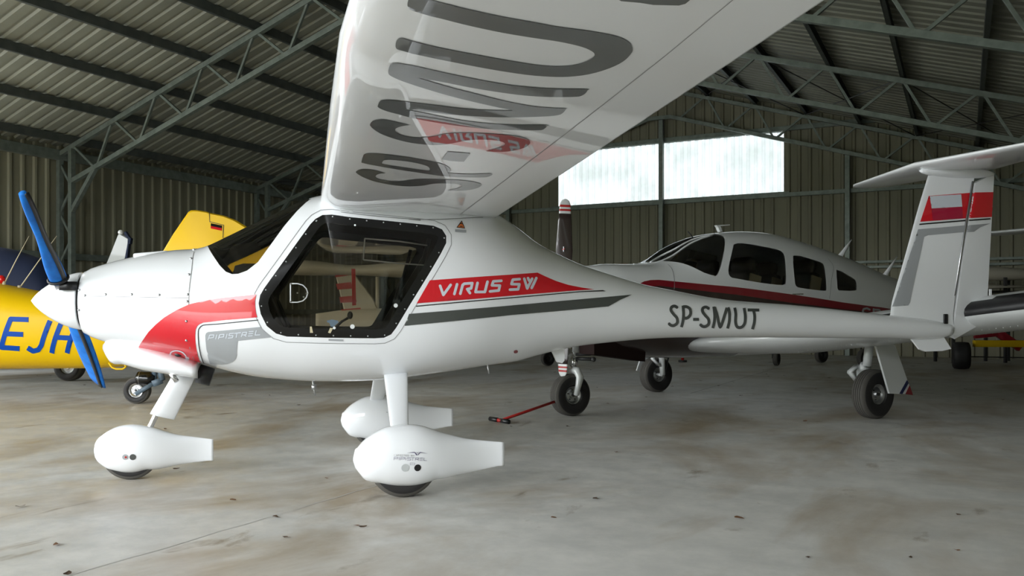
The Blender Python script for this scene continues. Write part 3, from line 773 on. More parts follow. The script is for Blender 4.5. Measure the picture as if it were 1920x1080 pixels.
Mpoly = [(285, 150), (290, 110), (305, 82), (340, 72), (420, 82), (560, 110), (760, 155), (960, 195), (1200, 238), (1400, 260), (1600, 272), (1840, 275), (1843, 285), (1825, 310), (1790, 330), (1740, 336), (1600, 338), (1450, 333), (1300, 320), (1100, 292), (900, 258), (700, 218), (540, 190), (535, 193), (620, 218), (800, 270), (1000, 320), (1200, 370), (1400, 408), (1550, 422), (1670, 428), (1672, 436), (1650, 462), (1610, 480), (1500, 490), (1300, 496), (1100, 495), (900, 485), (750, 472), (600, 455), (480, 440), (428, 434), (430, 438), (560, 462), (700, 492), (900, 527), (1100, 548), (1300, 555), (1525, 556), (1528, 565), (1500, 590), (1460, 598), (1300, 598), (1100, 590), (900, 573), (700, 545), (500, 508), (350, 470), (240, 437), (203, 415), (205, 400), (220, 370), (250, 360), (330, 362), (450, 378), (650, 400), (850, 425), (1050, 440), (1258, 443), (1150, 420), (950, 375), (750, 325), (550, 265), (400, 215), (310, 175)]
S1 = [(625, 125), (550, 138), (500, 155), (485, 175), (500, 200), (560, 228), (650, 246), (740, 250), (840, 243), (920, 228), (1000, 212), (1150, 203), (1350, 208), (1550, 220), (1700, 238), (1800, 262), (1835, 292), (1820, 325), (1770, 355), (1680, 380), (1580, 393), (1480, 393), (1393, 386), (1480, 365), (1550, 340), (1583, 315), (1560, 295), (1500, 280), (1400, 272), (1300, 272), (1200, 280), (1100, 300), (1000, 318), (900, 325), (800, 322), (650, 305), (500, 270), (370, 225), (280, 175), (238, 135), (235, 115), (260, 85), (310, 72), (380, 70), (480, 90), (620, 122)]
DS = [(1010, 393), (1120, 400), (1237, 411), (1172, 493), (1060, 488), (948, 470)]
PO = [(148, 495), (165, 435), (185, 415), (250, 408), (400, 420), (600, 445), (800, 480), (950, 515), (1015, 545), (1042, 575), (1030, 600), (1015, 605), (1100, 613), (1250, 617), (1400, 612), (1455, 615), (1450, 628), (1410, 645), (1350, 650), (1200, 650), (1050, 645), (900, 630), (700, 600), (500, 570), (330, 540), (220, 520), (160, 505)]
PH = [(380, 478), (450, 474), (600, 490), (720, 512), (800, 535), (830, 560), (820, 583), (740, 575), (600, 555), (450, 532), (360, 515), (362, 490)]
S0 = [(388, 608), (340, 612), (300, 625), (290, 645), (320, 665), (400, 683), (480, 690), (560, 688), (640, 675), (720, 667), (850, 668), (1000, 672), (1150, 680), (1270, 695), (1340, 715), (1348, 730), (1310, 755), (1230, 775), (1130, 784), (1010, 780), (1090, 765), (1140, 748), (1150, 735), (1120, 720), (1050, 712), (950, 710), (860, 715), (780, 730), (700, 738), (600, 740), (480, 730), (340, 705), (230, 675), (140, 635), (97, 605), (95, 590), (130, 572), (200, 568), (290, 580), (360, 600)]
for P_, cr_, hs in ((Upoly, cB, ()), (Mpoly, cC, ()), (S1, cD, ()), (DS, cD, ()), (PO, cD, (PH,)), (S0, cD, ())):
    decal('wing_lettering', P_, 'darkgray', cr=cr_, holes=hs, sm=P_ is not DS, k=3, step=.05, off=.002, par=wg_, **UX)
decal('wing_lettering', [(1165, 0), (1200, 3), (1225, 7), (1273, 8), (1285, 5), (1296, -4), (1330, -40), (1130, -40), (1150, -8)], 'darkgray', step=.06, par=wg_, **UX)
strokes('flap_seam', [[(863, 402), (1100, 220), (1250, 102), (1373, 0), (1460, -74)]], 1.0, 'seam', .0012, par=wg_, **UX)
ringline('wing_root_seam', [(640, 398), (700, 405), (800, 412), (905, 408)], .004, 'seam', closed=False, sm=True)
# ---- fin, rudder, stabiliser
def vsec(px_le, px_te, z_off=0):
    a = AIR.at(*px_le, 1, 0); b_ = AIR.at(*px_te, 1, 0); return a, b_
rows = [((1663, 594), (1780, 608)), ((1672, 560), (1783, 575)), ((1697, 480), (1797, 480)), ((1722, 390), (1813, 390)), ((1740, 330), (1824, 332))]
fs_ = []
for le, te in rows:
    a, b_ = vsec(le, te); z = (a.z+b_.z)/2; fs_.append((z, a.x, b_.x))
fs_ = [(.90, fs_[0][1]-.06, fs_[0][2]+.01)]+fs_
af = []
def finsec(z, x0, x1, th, n=14):
    up = []
    for i in range(n+1):
        x = (1-cos(pi*i/n/1.0))/2; up.append((x0+(x1-x0)*x, th*sqrt(max(0, x))*(1.25-.25*x)))
    return [(x, -y, z) for x, y in up]+[(x, y, z) for x, y in up[::-1][:-1]]
fbm = loft([finsec(z, a, b_, .040-.004*i) for i, (z, a, b_) in ((q*.25, r_) for q, r_ in enumerate(interp(fs_, [fs_[0][0]+(fs_[-1][0]-fs_[0][0])*k/24 for k in range(25)])))])
FV = bvh_of(fbm); fin = bmobj('tail_fin', fbm, 'white', air, angle=60); fh = side_hit(FV)
def rsec(z, x0, x1, th): return [(x0, -th, z), (x0+(x1-x0)*.12, -th*1.02, z), (x1-.002, -.004, z), (x1, 0, z), (x1-.002, .004, z), (x0+(x1-x0)*.12, th*1.02, z), (x0, th, z), (x0-.012, 0, z)]
rr_ = [((1778, 626), (1790, 636)), ((1781, 607), (1849, 602)), ((1797, 490), (1855, 490)), ((1812, 400), (1860, 400)), ((1822, 345), (1864, 325)), ]
rs = []
for i, (a_, b2) in enumerate(rr_):
    a, b_ = vsec(a_, b2); rs.append((a, b_))
secs = []
for i, (a, b_) in enumerate(rs):
    th = .034-.002*i; s_ = rsec(0, a.x+.012, b_.x, th)
    secs.append([(x, y, a.z+(b_.z-a.z)*((x-a.x)/(b_.x-a.x))) for x, y, _ in s_])
secs = [[tuple(Vector(p).lerp(Vector(q), k/6)) for p, q in zip(A, B)] for A, B in zip(secs, secs[1:]) for k in range(6)]+[secs[-1]]
rb = loft(secs); RV = bvh_of(rb); rud = bmobj('rudder', rb, 'white', air, angle=30); rh = side_hit(RV)
bm = bmesh.new(); bar(bm, AIR.at(1780, 612, 1, -.03), AIR.at(1824, 340, 1, -.03), .012, .01); bmobj('hinge_seal', bm, 'alu', air)
cfn = crop(1500, 260, 2.0)
for hit_, bv, nm, px in ((fh, FV, 'fin_stripe', [(482, 215), (640, 203), (630, 298), (450, 312)]), (rh, RV, 'rudder_stripe', [(645, 203), (727, 200), (722, 293), (634, 298)])):
    decal(nm, px, 'red', cr=cfn, hit=hit_, bvh=bv, step=.015)
for px, m_ in (([(485, 216), (603, 209), (607, 255), (492, 262)], 'flagwhite'), ([(492, 262), (607, 255), (610, 299), (496, 306)], 'crimson')):
    decal('flag', px, m_, cr=cfn, hit=fh, bvh=FV, off=.0045, step=.015)
for px, hit_, bv in (([(447, 319), (630, 304), (629, 309), (446, 324)], fh, FV), ([(634, 304), (721, 297), (721, 302), (633, 309)], rh, RV)):
    decal('pinstripe', px, 'black', cr=cfn, hit=hit_, bvh=bv, step=.015)
decal('fin_band', [(442, 340), (625, 326), (622, 350), (480, 362), (464, 368), (458, 400), (411, 615), (405, 625), (345, 630)], 'silvergray', cr=cfn, hit=fh, bvh=FV, step=.015)
decal('fin_band', [(629, 325), (720, 317), (675, 332), (652, 349), (626, 351)], 'silvergray', cr=cfn, hit=rh, bvh=RV, step=.015)
bm = bmesh.new(); box(bm, AIR.at(1773, 598, 1, -.045), (.035, .012, .075), bev=.004); lab(bmobj('fin_vent', bm, 'black', air), 'small black fitting at the fin foot')
bm = bmesh.new(); q = AIR.at(1780, 619, 1, 0); sphere(bm, (q.x, 0, q.z), .05, 16, 10, (.5, .6, .9)); lab(bmobj('tail_lamp', bm, 'blackgloss', air), 'dark tail end with lamp')
bm = bmesh.new(); box(bm, AIR.at(1857, 565, 1, 0), (.02, .006, .19)); bmobj('trim_tab', bm, 'white', air, smooth=False)
sz = 2.125
hs_ = []
for y in (-1.12, -1.10, -1.0, -.75, -.4, 0, .4, .75, 1.0, 1.10, 1.12):
    a = abs(y); le = 3.93+.20*a; te = 4.69-.18*a; k = 1
    if a > 1.0: le += (a-1.0)*.5; te -= (a-1.0)*.3; k = max(.45, 1-(a-1.0)*4)
    hs_.append((y, le, te-le, sz, k*.95))
hb = wing(hs_, .105, .5, n=16); bmobj('tailplane', hb, 'white', air)
bm = bmesh.new(); sphere(bm, (4.33, 0, sz-.045), 1, 24, 10, (.34, .058, .045)); bmobj('tailplane_fairing', bm, 'white', air)
# ---- undercarriage
def pant(outline_top, outline_bot, y, wmax, par, xw, n_=46):
    T = [AIR.at(a, b_, 1, y) for a, b_ in outline_top]; B = [AIR.at(a, b_, 1, y) for a, b_ in outline_bot]
    x0 = T[0].x; x1 = max(T[-1].x, B[-1].x); secs = []
    tt = [(p.x+i*1e-5, p.z) for i, p in enumerate(T)]; bb = [(p.x+i*1e-5, p.z) for i, p in enumerate(B)]
    for i in range(n_+1):
        u = i/n_; u = u*u*(3-2*u)*.35+u*.65 if u < .5 else u; x = x0+(x1-x0)*max(.0015, u)
        xt = min(x, T[-1].x-1e-4); xb = min(x, B[-1].x-1e-4)
        zt = interp(tt, [xt])[0][1]; zb_ = interp(bb, [xb])[0][1]
        if zt-zb_ < .004: zt = zb_+.004
        v = (x-x0)/(x1-x0); w = wmax*min(1, sqrt(max(0, v)/.34)*(1.5-.5*min(1, v/.34)))*(1 if v < .34 else max(.06, (cos((v-.34)/.66*pi)+1)/2*.94+.06))
        zc = (zt+zb_)/2; h = (zt-zb_)/2
        secs.append([(x, y+w*math.copysign(abs(cos(t_))**.85, cos(t_)), zc+h*math.copysign(abs(sin(t_))**.9, sin(t_))) for t_ in [2*pi*k/36 for k in range(36)]])
    return loft(secs)
cN = crop(0, 620, 3.6); cM = crop(600, 680, 3.857)
nt_ = cN([(634, 800), (640, 770), (655, 738), (690, 705), (760, 660), (830, 637), (900, 630), (980, 638), (1050, 654), (1110, 675), (1200, 700), (1300, 715), (1440, 733)])
nb_ = cN([(634, 805), (640, 840), (655, 872), (690, 905), (730, 930), (790, 948), (860, 959), (930, 955), (1000, 938), (1045, 936), (1100, 928), (1180, 910), (1290, 892), (1406, 878)])
mt_ = cM([(237, 700), (243, 660), (270, 615), (310, 570), (390, 510), (470, 470), (560, 452), (650, 447), (730, 455), (800, 475), (870, 500), (960, 525), (1060, 548), (1180, 562), (1332, 575)])
mb_ = cM([(237, 705), (248, 745), (280, 795), (320, 843), (355, 858), (430, 872), (500, 885), (600, 890), (700, 884), (790, 858), (820, 845), (880, 836), (1000, 810), (1150, 780), (1290, 748)])
def gear(name, fn): return fn
pb = pant(nt_, nb_, 0, .105, air, 0); NV = bvh_of(pb); npo = bmobj('wheel_fairing', pb, 'white', air)
wheel(air, (-1.545, 0, .165), .165, .09, name='nose_wheel')
pb = pant(mt_, mb_, -.87, .135, air, 0); MV = bvh_of(pb); mpo = bmobj('wheel_fairing', pb, 'white', air)
c2 = mpo.copy(); COL.objects.link(c2); c2.parent = air; c2.location = (0, 1.74, 0)
c2.location.z = 0
for y in (-.87, .87): wheel(air, (.0, y, .19), .19, .12)
mh = side_hit(MV); nh = side_hit(NV)
# fastener hole and black plug on the fairings, with printed badge
c8 = crop(720, 830, 15.43)
def disc(hit, bv, px, r, m, name, par, prot=.002):
    q = trace(AIR, bv, [px])[0]; drape([([q+Vector((cos(2*pi*k/20), sin(2*pi*k/20)))*r for k in range(20)], [])], hit, None, prot, name, m, par)
disc(mh, MV, (760, 877), .021, 'clearplastic', 'inspection_hole', mpo); disc(mh, MV, (783, 877), .0185, 'black', 'plug', mpo)
disc(nh, NV, (235, 857), .017, 'silvergray', 'inspection_hole', npo); disc(nh, NV, (249, 857), .018, 'darkgray', 'plug', npo); disc(nh, NV, (236, 857), .006, 'redpole', 'valve', npo, .004)
mat('badge', (.10, .08, .16), .5)
K = dict(hit=mh, bvh=MV, par=mpo)
strokes('badge_lettering', [[(287, 495), (295, 412), (400, 418), (392, 462), (300, 458)], [(440, 420), (437, 495)], [(480, 497), (490, 415), (600, 425), (590, 468), (490, 465)], [(630, 425), (624, 500)], [(770, 422), (680, 425), (680, 460), (770, 465), (765, 505), (668, 503)], [(780, 428), (880, 430)], [(832, 430), (825, 508)], [(900, 508), (910, 432), (1000, 435), (995, 475), (910, 475)], [(950, 478), (1000, 510)], [(1040, 435), (1118, 437)], [(1035, 470), (1115, 473)], [(1030, 508), (1112, 512)], [(1150, 440), (1142, 512), (1232, 518)]], .6, 'badge', cr=c8, **K)
INF = []; x = 295
def lt(ch, x, y, w, h):
    D = {'I': [[(0, 0), (0, 1)]], 'N': [[(0, 1), (0, 0), (1, 1), (1, 0)]], 'F': [[(1, 0), (0, 0), (0, 1)], [(0, .5), (.8, .5)]], 'E': [[(1, 0), (0, 0), (0, 1), (1, 1)], [(0, .5), (.8, .5)]], 'C': [[(1, 0), (0, 0), (0, 1), (1, 1)]], 'T': [[(0, 0), (1, 0)], [(.5, 0), (.5, 1)]], 'D': [[(0, 0), (.7, 0), (1, .3), (1, .7), (.7, 1), (0, 1), (0, 0)]], 'B': [[(0, 0), (.9, 0), (.9, .45), (0, .5), (1, .55), (1, 1), (0, 1), (0, 0)]], 'Y': [[(0, 0), (.5, .5), (1, 0)], [(.5, .5), (.5, 1)]],
         'R': [[(0, 1), (0, 0), (1, 0), (1, .5), (0, .5)], [(.5, .5), (1, 1)]], 'M': [[(0, 1), (0, 0), (.5, .6), (1, 0), (1, 1)]], 'O': [[(0, 0), (1, 0), (1, 1), (0, 1), (0, 0)]], 'V': [[(0, 0), (.5, 1), (1, 0)]], 'L': [[(0, 0), (0, 1), (1, 1)]], 'G': [[(1, 0), (0, 0), (0, 1), (1, 1), (1, .5), (.6, .5)]], 'H': [[(0, 0), (0, 1)], [(1, 0), (1, 1)], [(0, .5), (1, .5)]]}
    return [[(x+a*w, y+b_*h) for a, b_ in L] for L in D[ch]]
for i, ch in enumerate('INFECTED BY'):
    if ch != ' ': INF += lt(ch, 297+i*54, 340+i*1.5, 36, 42)
strokes('badge_lettering', INF, .45, 'seam', cr=c8, **K)
for P_ in ([(655, 300), (760, 283), (880, 268), (912, 290), (955, 340), (935, 372), (880, 290), (760, 292)], [(1260, 312), (1150, 290), (1040, 270), (1005, 300), (968, 350), (970, 372), (1045, 292), (1150, 303)], [(915, 262), (960, 295), (1005, 262), (962, 310)]):
    decal('badge_wings', P_, 'badge', cr=c8, step=None, **K)
for i in (0,): strokes('placard', [[(755, 580), (885, 585), (885, 640), (755, 635), (755, 580)]], .4, 'badge', cr=c8, **K)
# legs
def leg(name, a, b_, wa, wb, th, m='white'):
    a, b_ = Vector(a), Vector(b_); secs = []
    for i in range(9):
        t_ = i/8; c = a.lerp(b_, t_); w = wa+(wb-wa)*t_
        secs.append([(c.x+w/2*cos(2*pi*k/24), c.y+th/2*sin(2*pi*k/24), c.z) for k in range(24)])
    return bmobj(name, loft(secs), m, air)
for sg in (-1, 1): leg('main_leg', (.015, sg*.30, .66), (-.015, sg*.85, .34), .15, .095, .05)
for dz in (0,):
    bm = bmesh.new(); box(bm, (.03, .87-.115, .23), (.075, .01, .11), bev=.003); br = bmobj('leg_bracket', bm, 'alu', air)
    bm = bmesh.new()
    for x_, z_ in ((.005, .27), (.055, .27), (.03, .24), (.01, .20), (.05, .20)): tube(bm, [(x_, .87-.12, z_), (x_, .87-.128, z_)], .009, 10)
    bmobj('bolt', bm, 'lineblack', br)['kind'] = 'stuff'
bm = bmesh.new(); tube(bm, [(-1.30, 0, .62), (-1.43, 0, .33), (-1.50, 0, .20)], .017, 14); lab(bmobj('nose_strut', bm, 'chrome', air), 'chrome nose strut')
P4 = [AIR.at(*q, 1, 0) for q in ((326, 700), (366, 708), (327, 787), (281, 775))]
secs = []
for i in range(9):
    t_ = i/8; a = P4[0].lerp(P4[3], t_); b_ = P4[1].lerp(P4[2], t_); c = (a+b_)/2; hw = (b_-a)/2
    secs.append([(c.x+hw.x*cos(2*pi*k/24), .032*sin(2*pi*k/24)*(1-.5*cos(2*pi*k/24)), c.z+hw.z*cos(2*pi*k/24)) for k in range(24)])
bmobj('strut_fairing', loft(secs), 'white', air)
# ---- cockpit
def P3(px, py, y): return AIR.at(px, py, 1, y)
for y in (-.26, .26):
    se = bpy.data.objects.new('seat', None); COL.objects.link(se); se.parent = air; se['label'] = 'black cockpit seat'
    bm = bmesh.new(); box(bm, (.0, y, .80), (.46, .44, .10), bev=.04); box(bm, (-.1, y*.8, .75), (.3, .30, .08)); bmobj('seat_cushion', bm, 'cockpit', se)
    bm = bmesh.new(); box(bm, (.33, y, 1.03), (.10, .44, .50), Matrix.Rotation(R(16), 3, 'Y'), .04); bmobj('seat_back', bm, 'cockpit', se)
bm = bmesh.new(); box(bm, (-.15, 0, .72), (1.2, .7, .03)); bmobj('cockpit_floor', bm, 'cockpit', air, smooth=False)
bm = bmesh.new(); box(bm, (-.82, 0, 1.12), (.22, .92, .34), bev=.06); pn = bmobj('instrument_panel', bm, 'cockpit', air)
for i, y in enumerate((-.33, -.15, .15, .33)):
    bm = bmesh.new(); lathe(bm, [(0, .001), (0, .05), (.012, .055), (-.02, .055)], (-.705, y, 1.15), 'x', 20); bmobj('gauge', bm, 'lineblack', pn)
bm = bmesh.new(); box(bm, (-.02, 0, 1.66), (.8, .5, .06), bev=.02); bmobj('spar_cover', bm, 'cockpit', air)
bm = bmesh.new(); tube(bm, [(-.45, -.10, .80), (-.30, -.10, .95), (-.25, -.12, .98)], .008, 8); sphere(bm, (-.25, -.12, .99), .018, 10, 8, (1, 1, 1.4)); bmobj('control_stick', bm, 'black', air)
for y in (.47, -.47):
    for P_ in ([(-.48, y, 1.5), (-.72, y, 1.12), (-.60, y, .84)], [(-.60, y, .84), (.05, y, .88), (.2, y, 1.45)]):
        bm = bmesh.new(); tube(bm, P_, .013, 8); bmobj('cabin_tube', bm, 'black', air)
# door fittings: snap vent, ventilation scoop, knobs, handle
vb = P3(563, 549, -.56); bm = bmesh.new()
vp = [P3(*q, -.565) for q in cf1([(290, 592), (350, 592), (395, 605), (425, 635), (437, 672), (425, 710), (395, 738), (350, 750), (290, 750)])]
vp = [(p.x, p.z) for p in vp]; vp = [Vector(p) for p in vp]
drape([(g, []) for g in stroke_polys(vp+[vp[0]], .006)], sh, None, .004, 'snap_vent', 'alu', air)
for i, p in enumerate(((296, 597), (428, 675), (402, 706), (296, 745), (350, 672))): disc(sh, FB, cf1([p])[0], .005, 'chrome', 'vent_screw', air, .005)
for p, r_ in (((813, 955), .013), ((1178, 778), .012), ((660, 966), .008), ((835, 103), .006)): disc(sh, FB, cf1([p])[0], r_, 'offwhite', 'door_knob', air, .005)
decal('door_catch', [(455, 955), (470, 955), (482, 1007), (455, 1007)], 'seatcream', cr=cf1, step=None, off=.005); decal('door_catch', [(625, 965), (650, 968), (628, 1012), (608, 1005)], 'seatcream', cr=cf1, step=None, off=.005)
decal('door_handle', [(598, 905), (640, 895), (690, 905), (698, 920), (670, 940), (655, 958), (630, 955), (620, 925), (600, 918)], 'bluegray', cr=cf1, step=None, off=.005)
bm = bmesh.new()
for L in ([(915, 213), (1210, 237), (1445, 272)], [(905, 392), (1200, 422), (1432, 438)], [(905, 392), (918, 213)]): tube(bm, [P3(*q, -.50) for q in cf1(L)], .005, 6)
bmobj('map_holder', bm, 'clearplastic', air)
tagm = thing('pennant', 'red tag reading REMOVE BEFORE FLIGHT hanging inside the cockpit', 'tag', AIR.o, AIR.a)
T = [P3(*q, -.38) for q in cf1([(805, 468), (838, 468), (845, 775), (812, 778)])]; bm = bmesh.new(); vs = [bm.verts.new(p) for p in T]; bm.faces.new(vs)
tb = bmesh.new(); tb = bm.copy(); TV = bvh_of(tb); o = bmobj('ribbon', bm, 'redpole', tagm, smooth=False); thicken(o, .003, 0)
RB = []; yy = 750
for i, ch in enumerate('REMOVE BEFORE FLIGHT'):
    if ch != ' ':
        for L in lt(ch, 0, 0, 1, 1): RB.append([(820+b_*13, 752-i*14.2-a*9) for a, b_ in L])
strokes('ribbon_lettering', RB, .5, 'flagwhite', cr=cf1, bvh=TV, hit=side_hit(TV), par=tagm, off=.003)

# ================================================================== LOW-WING AEROPLANE BEHIND
pip = thing('light_aircraft', 'grey-white low-wing aeroplane with dark red and black stripes behind the white ultralight', 'aeroplane', PIP.o, PIP.a)
PS = [(-2.36, 1.30, 1.02, .16, 1.17, 2), (-2.30, 1.42, .78, .30, 1.15, 2.2), (-2.15, 1.475, .66, .40, 1.12, 2.5), (-1.80, 1.50, .58, .50, 1.08, 2.7), (-1.5, 1.515, .55, .55, 1.05, 2.8), (-1.25, 1.60, .54, .57, 1.05, 2.7),
      (-1.02, 1.735, .535, .58, 1.06, 2.6), (-.80, 1.82, .535, .59, 1.07, 2.55), (-.42, 1.885, .54, .60, 1.08, 2.55), (.14, 1.90, .545, .60, 1.08, 2.5), (.64, 1.83, .56, .59, 1.08, 2.45), (1.0, 1.76, .58, .57, 1.08, 2.4), (1.36, 1.69, .60, .53, 1.07, 2.3),
      (2.13, 1.50, .66, .42, 1.04, 2.2), (2.65, 1.39, .71, .34, 1.02, 2.15), (3.6, 1.27, .78, .25, 1.01, 2), (4.9, 1.19, .84, .17, 1.02, 2), (6.3, 1.12, .94, .08, 1.04, 2), (6.6, 1.10, .98, .05, 1.05, 2)]
pb_ = body(PS, 120, 72); pref = pb_.copy(); PB = bvh_of(pb_); ph_ = side_hit(PB)
tp = lambda px: trace(PIP, PB, px)
cpw = crop(1180, 400, 4.0)
w1 = tp(smooth_loop([Vector(p) for p in cpw([(170, 360), (230, 322), (340, 265), (450, 205), (540, 175), (620, 160), (680, 162), (712, 185), (716, 240), (695, 360), (670, 440), (650, 470), (625, 465), (560, 445), (480, 405), (400, 375), (320, 362), (240, 358)])], 2))
w2 = tp(smooth_loop([Vector(p) for p in cpw([(790, 230), (850, 225), (950, 240), (1080, 265), (1140, 285), (1165, 330), (1172, 420), (1175, 510), (1160, 535), (1100, 535), (950, 515), (800, 488), (765, 480), (745, 455), (745, 400), (765, 310), (780, 250)])], 2))
w3 = tp(smooth_loop([Vector(p) for p in cpw([(1235, 315), (1300, 325), (1400, 355), (1450, 375), (1465, 420), (1472, 480), (1478, 570), (1465, 580), (1400, 575), (1290, 560), (1250, 545), (1240, 500), (1230, 400), (1228, 340)])], 2))
w4 = tp(cpw([(1552, 420), (1600, 440), (1690, 495), (1703, 520), (1703, 578), (1650, 582), (1570, 578), (1560, 560), (1555, 480)]))
ks = lambda f: abs(f.calc_center_median().y) > .22
# windscreen over the top, in front of the first side window
k_ = max(range(len(w1)), key=lambda i: w1[i].x); tip = min(w1, key=lambda p: p.x)
wsc = w1[k_:]+[Vector((tip.x-.05, tip.y-.01)), Vector((tip.x-.05, 1.95)), Vector((w1[k_].x, 1.95))]
glass = []
for wpl, kf in ((wsc, None), (w2, ks), (w3, ks), (w4, ks)):
    g = cut(pb_, wpl, kf); glass.append(take(pb_, g))
# dark lower body and stripe edges as paint regions
stripe_z = [(1.25+0*x) for x in ()]
redtop = tp(cpw([(80, 527), (110, 510), (160, 500), (220, 498), (400, 516), (600, 535), (800, 553), (1000, 578), (1200, 605), (1400, 635), (1600, 668), (1800, 695), (1890, 705)]))
redtop = [Vector((-2.4, redtop[0].y-.06)), Vector((-2.1, redtop[0].y-.01))]+redtop+[Vector((3.2, redtop[-1].y-.14)), Vector((6.8, redtop[-1].y-.26))]
poly_dark = redtop+[Vector((6.8, .3)), Vector((-2.4, .3))]
for f in cut(pb_, poly_dark): f.material_index = 2
lowl = [Vector((p.x, p.y-.055-.035*max(0, 1-abs(p.x)/2))) for p in redtop]
poly_low = [p for p in lowl]+[Vector((6.8, .3)), Vector((-2.4, .3))]
for f in cut(pb_, poly_low): f.material_index = 3
wh2 = [Vector((-.5, .80)), Vector((.6, .86)), Vector((1.6, .90)), Vector((2.6, .93)), Vector((6.8, 1.05)), Vector((6.8, .3)), Vector((-.1, .3)), Vector((-.5, .62))]
for f in cut(pb_, wh2): f.material_index = 0
po = bmobj('fuselage', pb_, ['offwhite', 'cockpit', 'darkred', 'maroonblack'], pip); normals_like(po, pref); lining(po, pref, .015, 'offwhite', 'cabin_lining', pip)
for i, gbm in enumerate(glass):
    nm_ = 'side_window' if i else 'windscreen'
    if i == 0: lab(bmobj(nm_, gbm, 'clear', pip), 'curved windscreen')
    else:
        for sg in (-1, 1): bmobj(nm_, take(gbm, [f for f in gbm.faces if f.calc_center_median().y*sg > 0], False), 'clear', pip)
        gbm.free()
kw = dict(bvh=PB, fr=PIP, hit=ph_, par=pip)
for w_ in (w2, w3):
    drape([(g, []) for g in stroke_polys(shrink(w_, -.012)+[shrink(w_, -.012)[0]], .022)], ph_, None, .002, 'window_frame', 'offwhite', pip)
ringline('cowl_joint', cpw([(290, 385), (320, 420), (335, 480), (335, 570)]), .005, 'seam', closed=False, sm=True, bvh=PB, fr=PIP, hit=ph_, par=pip)
ringline('cabin_joint', cpw([(1490, 340), (1530, 400), (1515, 500), (1500, 640)]), .005, 'seam', closed=False, sm=True, bvh=PB, fr=PIP, hit=ph_, par=pip)
for L in ([(30, 378), (100, 332), (170, 292), (330, 215), (480, 168), (620, 150)], [(160, 366), (240, 318), (340, 268), (450, 208), (540, 178), (640, 158)]):
    P = []
    for p in cpw([tuple(q) for q in smooth_line(L, 5)]):
        o, d = PIP.ray(*p); loc, nr, i_, dd = PB.ray_cast(o, d.normalized())
        if not loc: loc = PB.find_nearest(PIP.at(*p, 1, -.2))[0]
        P.append(loc)
    bm = bmesh.new(); tube(bm, P, .011, 8); bmobj('windscreen_frame', bm, 'offwhite', pip)
lab(strokes('door_latch', [cpw([(1225, 607), (1300, 605)])], 2.2, 'chrome', **kw), 'small chrome door latch')
strokes('registration', [cpw(L) for L in ([(1800, 722), (1780, 712), (1755, 718), (1748, 735), (1760, 755), (1785, 770)], [(1825, 790), (1830, 718)], [(1830, 722), (1870, 724), (1885, 740), (1870, 760), (1832, 758)])], 3.6, 'silvergray', off=.004, **kw)
# spinner and three propeller blades
bm = bmesh.new(); lathe(bm, [(-2.62+.27*i/10, max(.001, .155*sqrt(i/10))) for i in range(11)]+[(-2.34, .001)], (0, 0, 1.19), 'x', 32); bmobj('spinner', bm, 'offwhite', pip)
PHUB = Vector((-2.46, 0, 1.20))
TU = PIP.at(1060, 373, 0, -2.46); TD = PIP.at(1055, 707, 0, -2.46)
def pblade(T, pitch, name='propeller_blade'):
    T = Vector(T); d = T-PHUB; L = d.length; d.normalize(); xx = Vector((1, 0, 0)); tg = d.cross(xx).normalized()
    e = None
    for nm_, a0, a1, m_ in ((name, .06, .845, 'maroonblack'), ('white_tip', .845, .872, 'offwhite'), ('red_band', .872, .893, 'redpole'), ('white_tip', .893, .914, 'offwhite'), ('red_band', .914, .938, 'redpole'), ('white_tip', .938, 1.0, 'offwhite')):
        secs = []
        for i in range(13):
            t_ = a0+(a1-a0)*i/12; w = .165-.05*abs(t_-.45)/.45 if t_ > .25 else .08+.34*(t_-.06)
            if t_ > .93: w *= sqrt(max(.02, 1-((t_-.93)/.0705)**2))
            a = pitch-.5*t_; ch = xx*sin(a)+tg*cos(a); nn = xx*cos(a)-tg*sin(a); c = PHUB+d*(L*t_)
            secs.append([tuple(c+ch*(w/2*cos(2*pi*k/16))+nn*((.03-.02*t_)*.6*sin(2*pi*k/16))) for k in range(16)])
        o = bmobj(nm_, loft(secs), m_, e or pip); e = e or o
    return e
b1 = pblade(TU, 2.3); pblade(TD, .72)
d3 = Vector((0, cos(R(0)), 0)); pblade(PHUB+Vector((0, .92, .05)), .85)
ud = (Vector(TU)-PHUB).normalized()
for i, (a, b_, c_) in enumerate((((-.035, .40), (-.035, .45), 'flagwhite'), ((-.055, .43), (-.015, .42), 'redpole'), ((.02, .39), (.02, .45), 'flagwhite'))):
    P = [PHUB+ud*(q[1]*1.0)+Vector((0, -1, 0))*0+ud.cross(Vector((1, 0, 0)))*q[0]+Vector((-.03, -.0, 0)) for q in (a, b_)]
    bm = bmesh.new(); bar(bm, P[0], P[1], .008, .004, (1, 0, 0)); bmobj('blade_mark', bm, c_, b1, smooth=False)
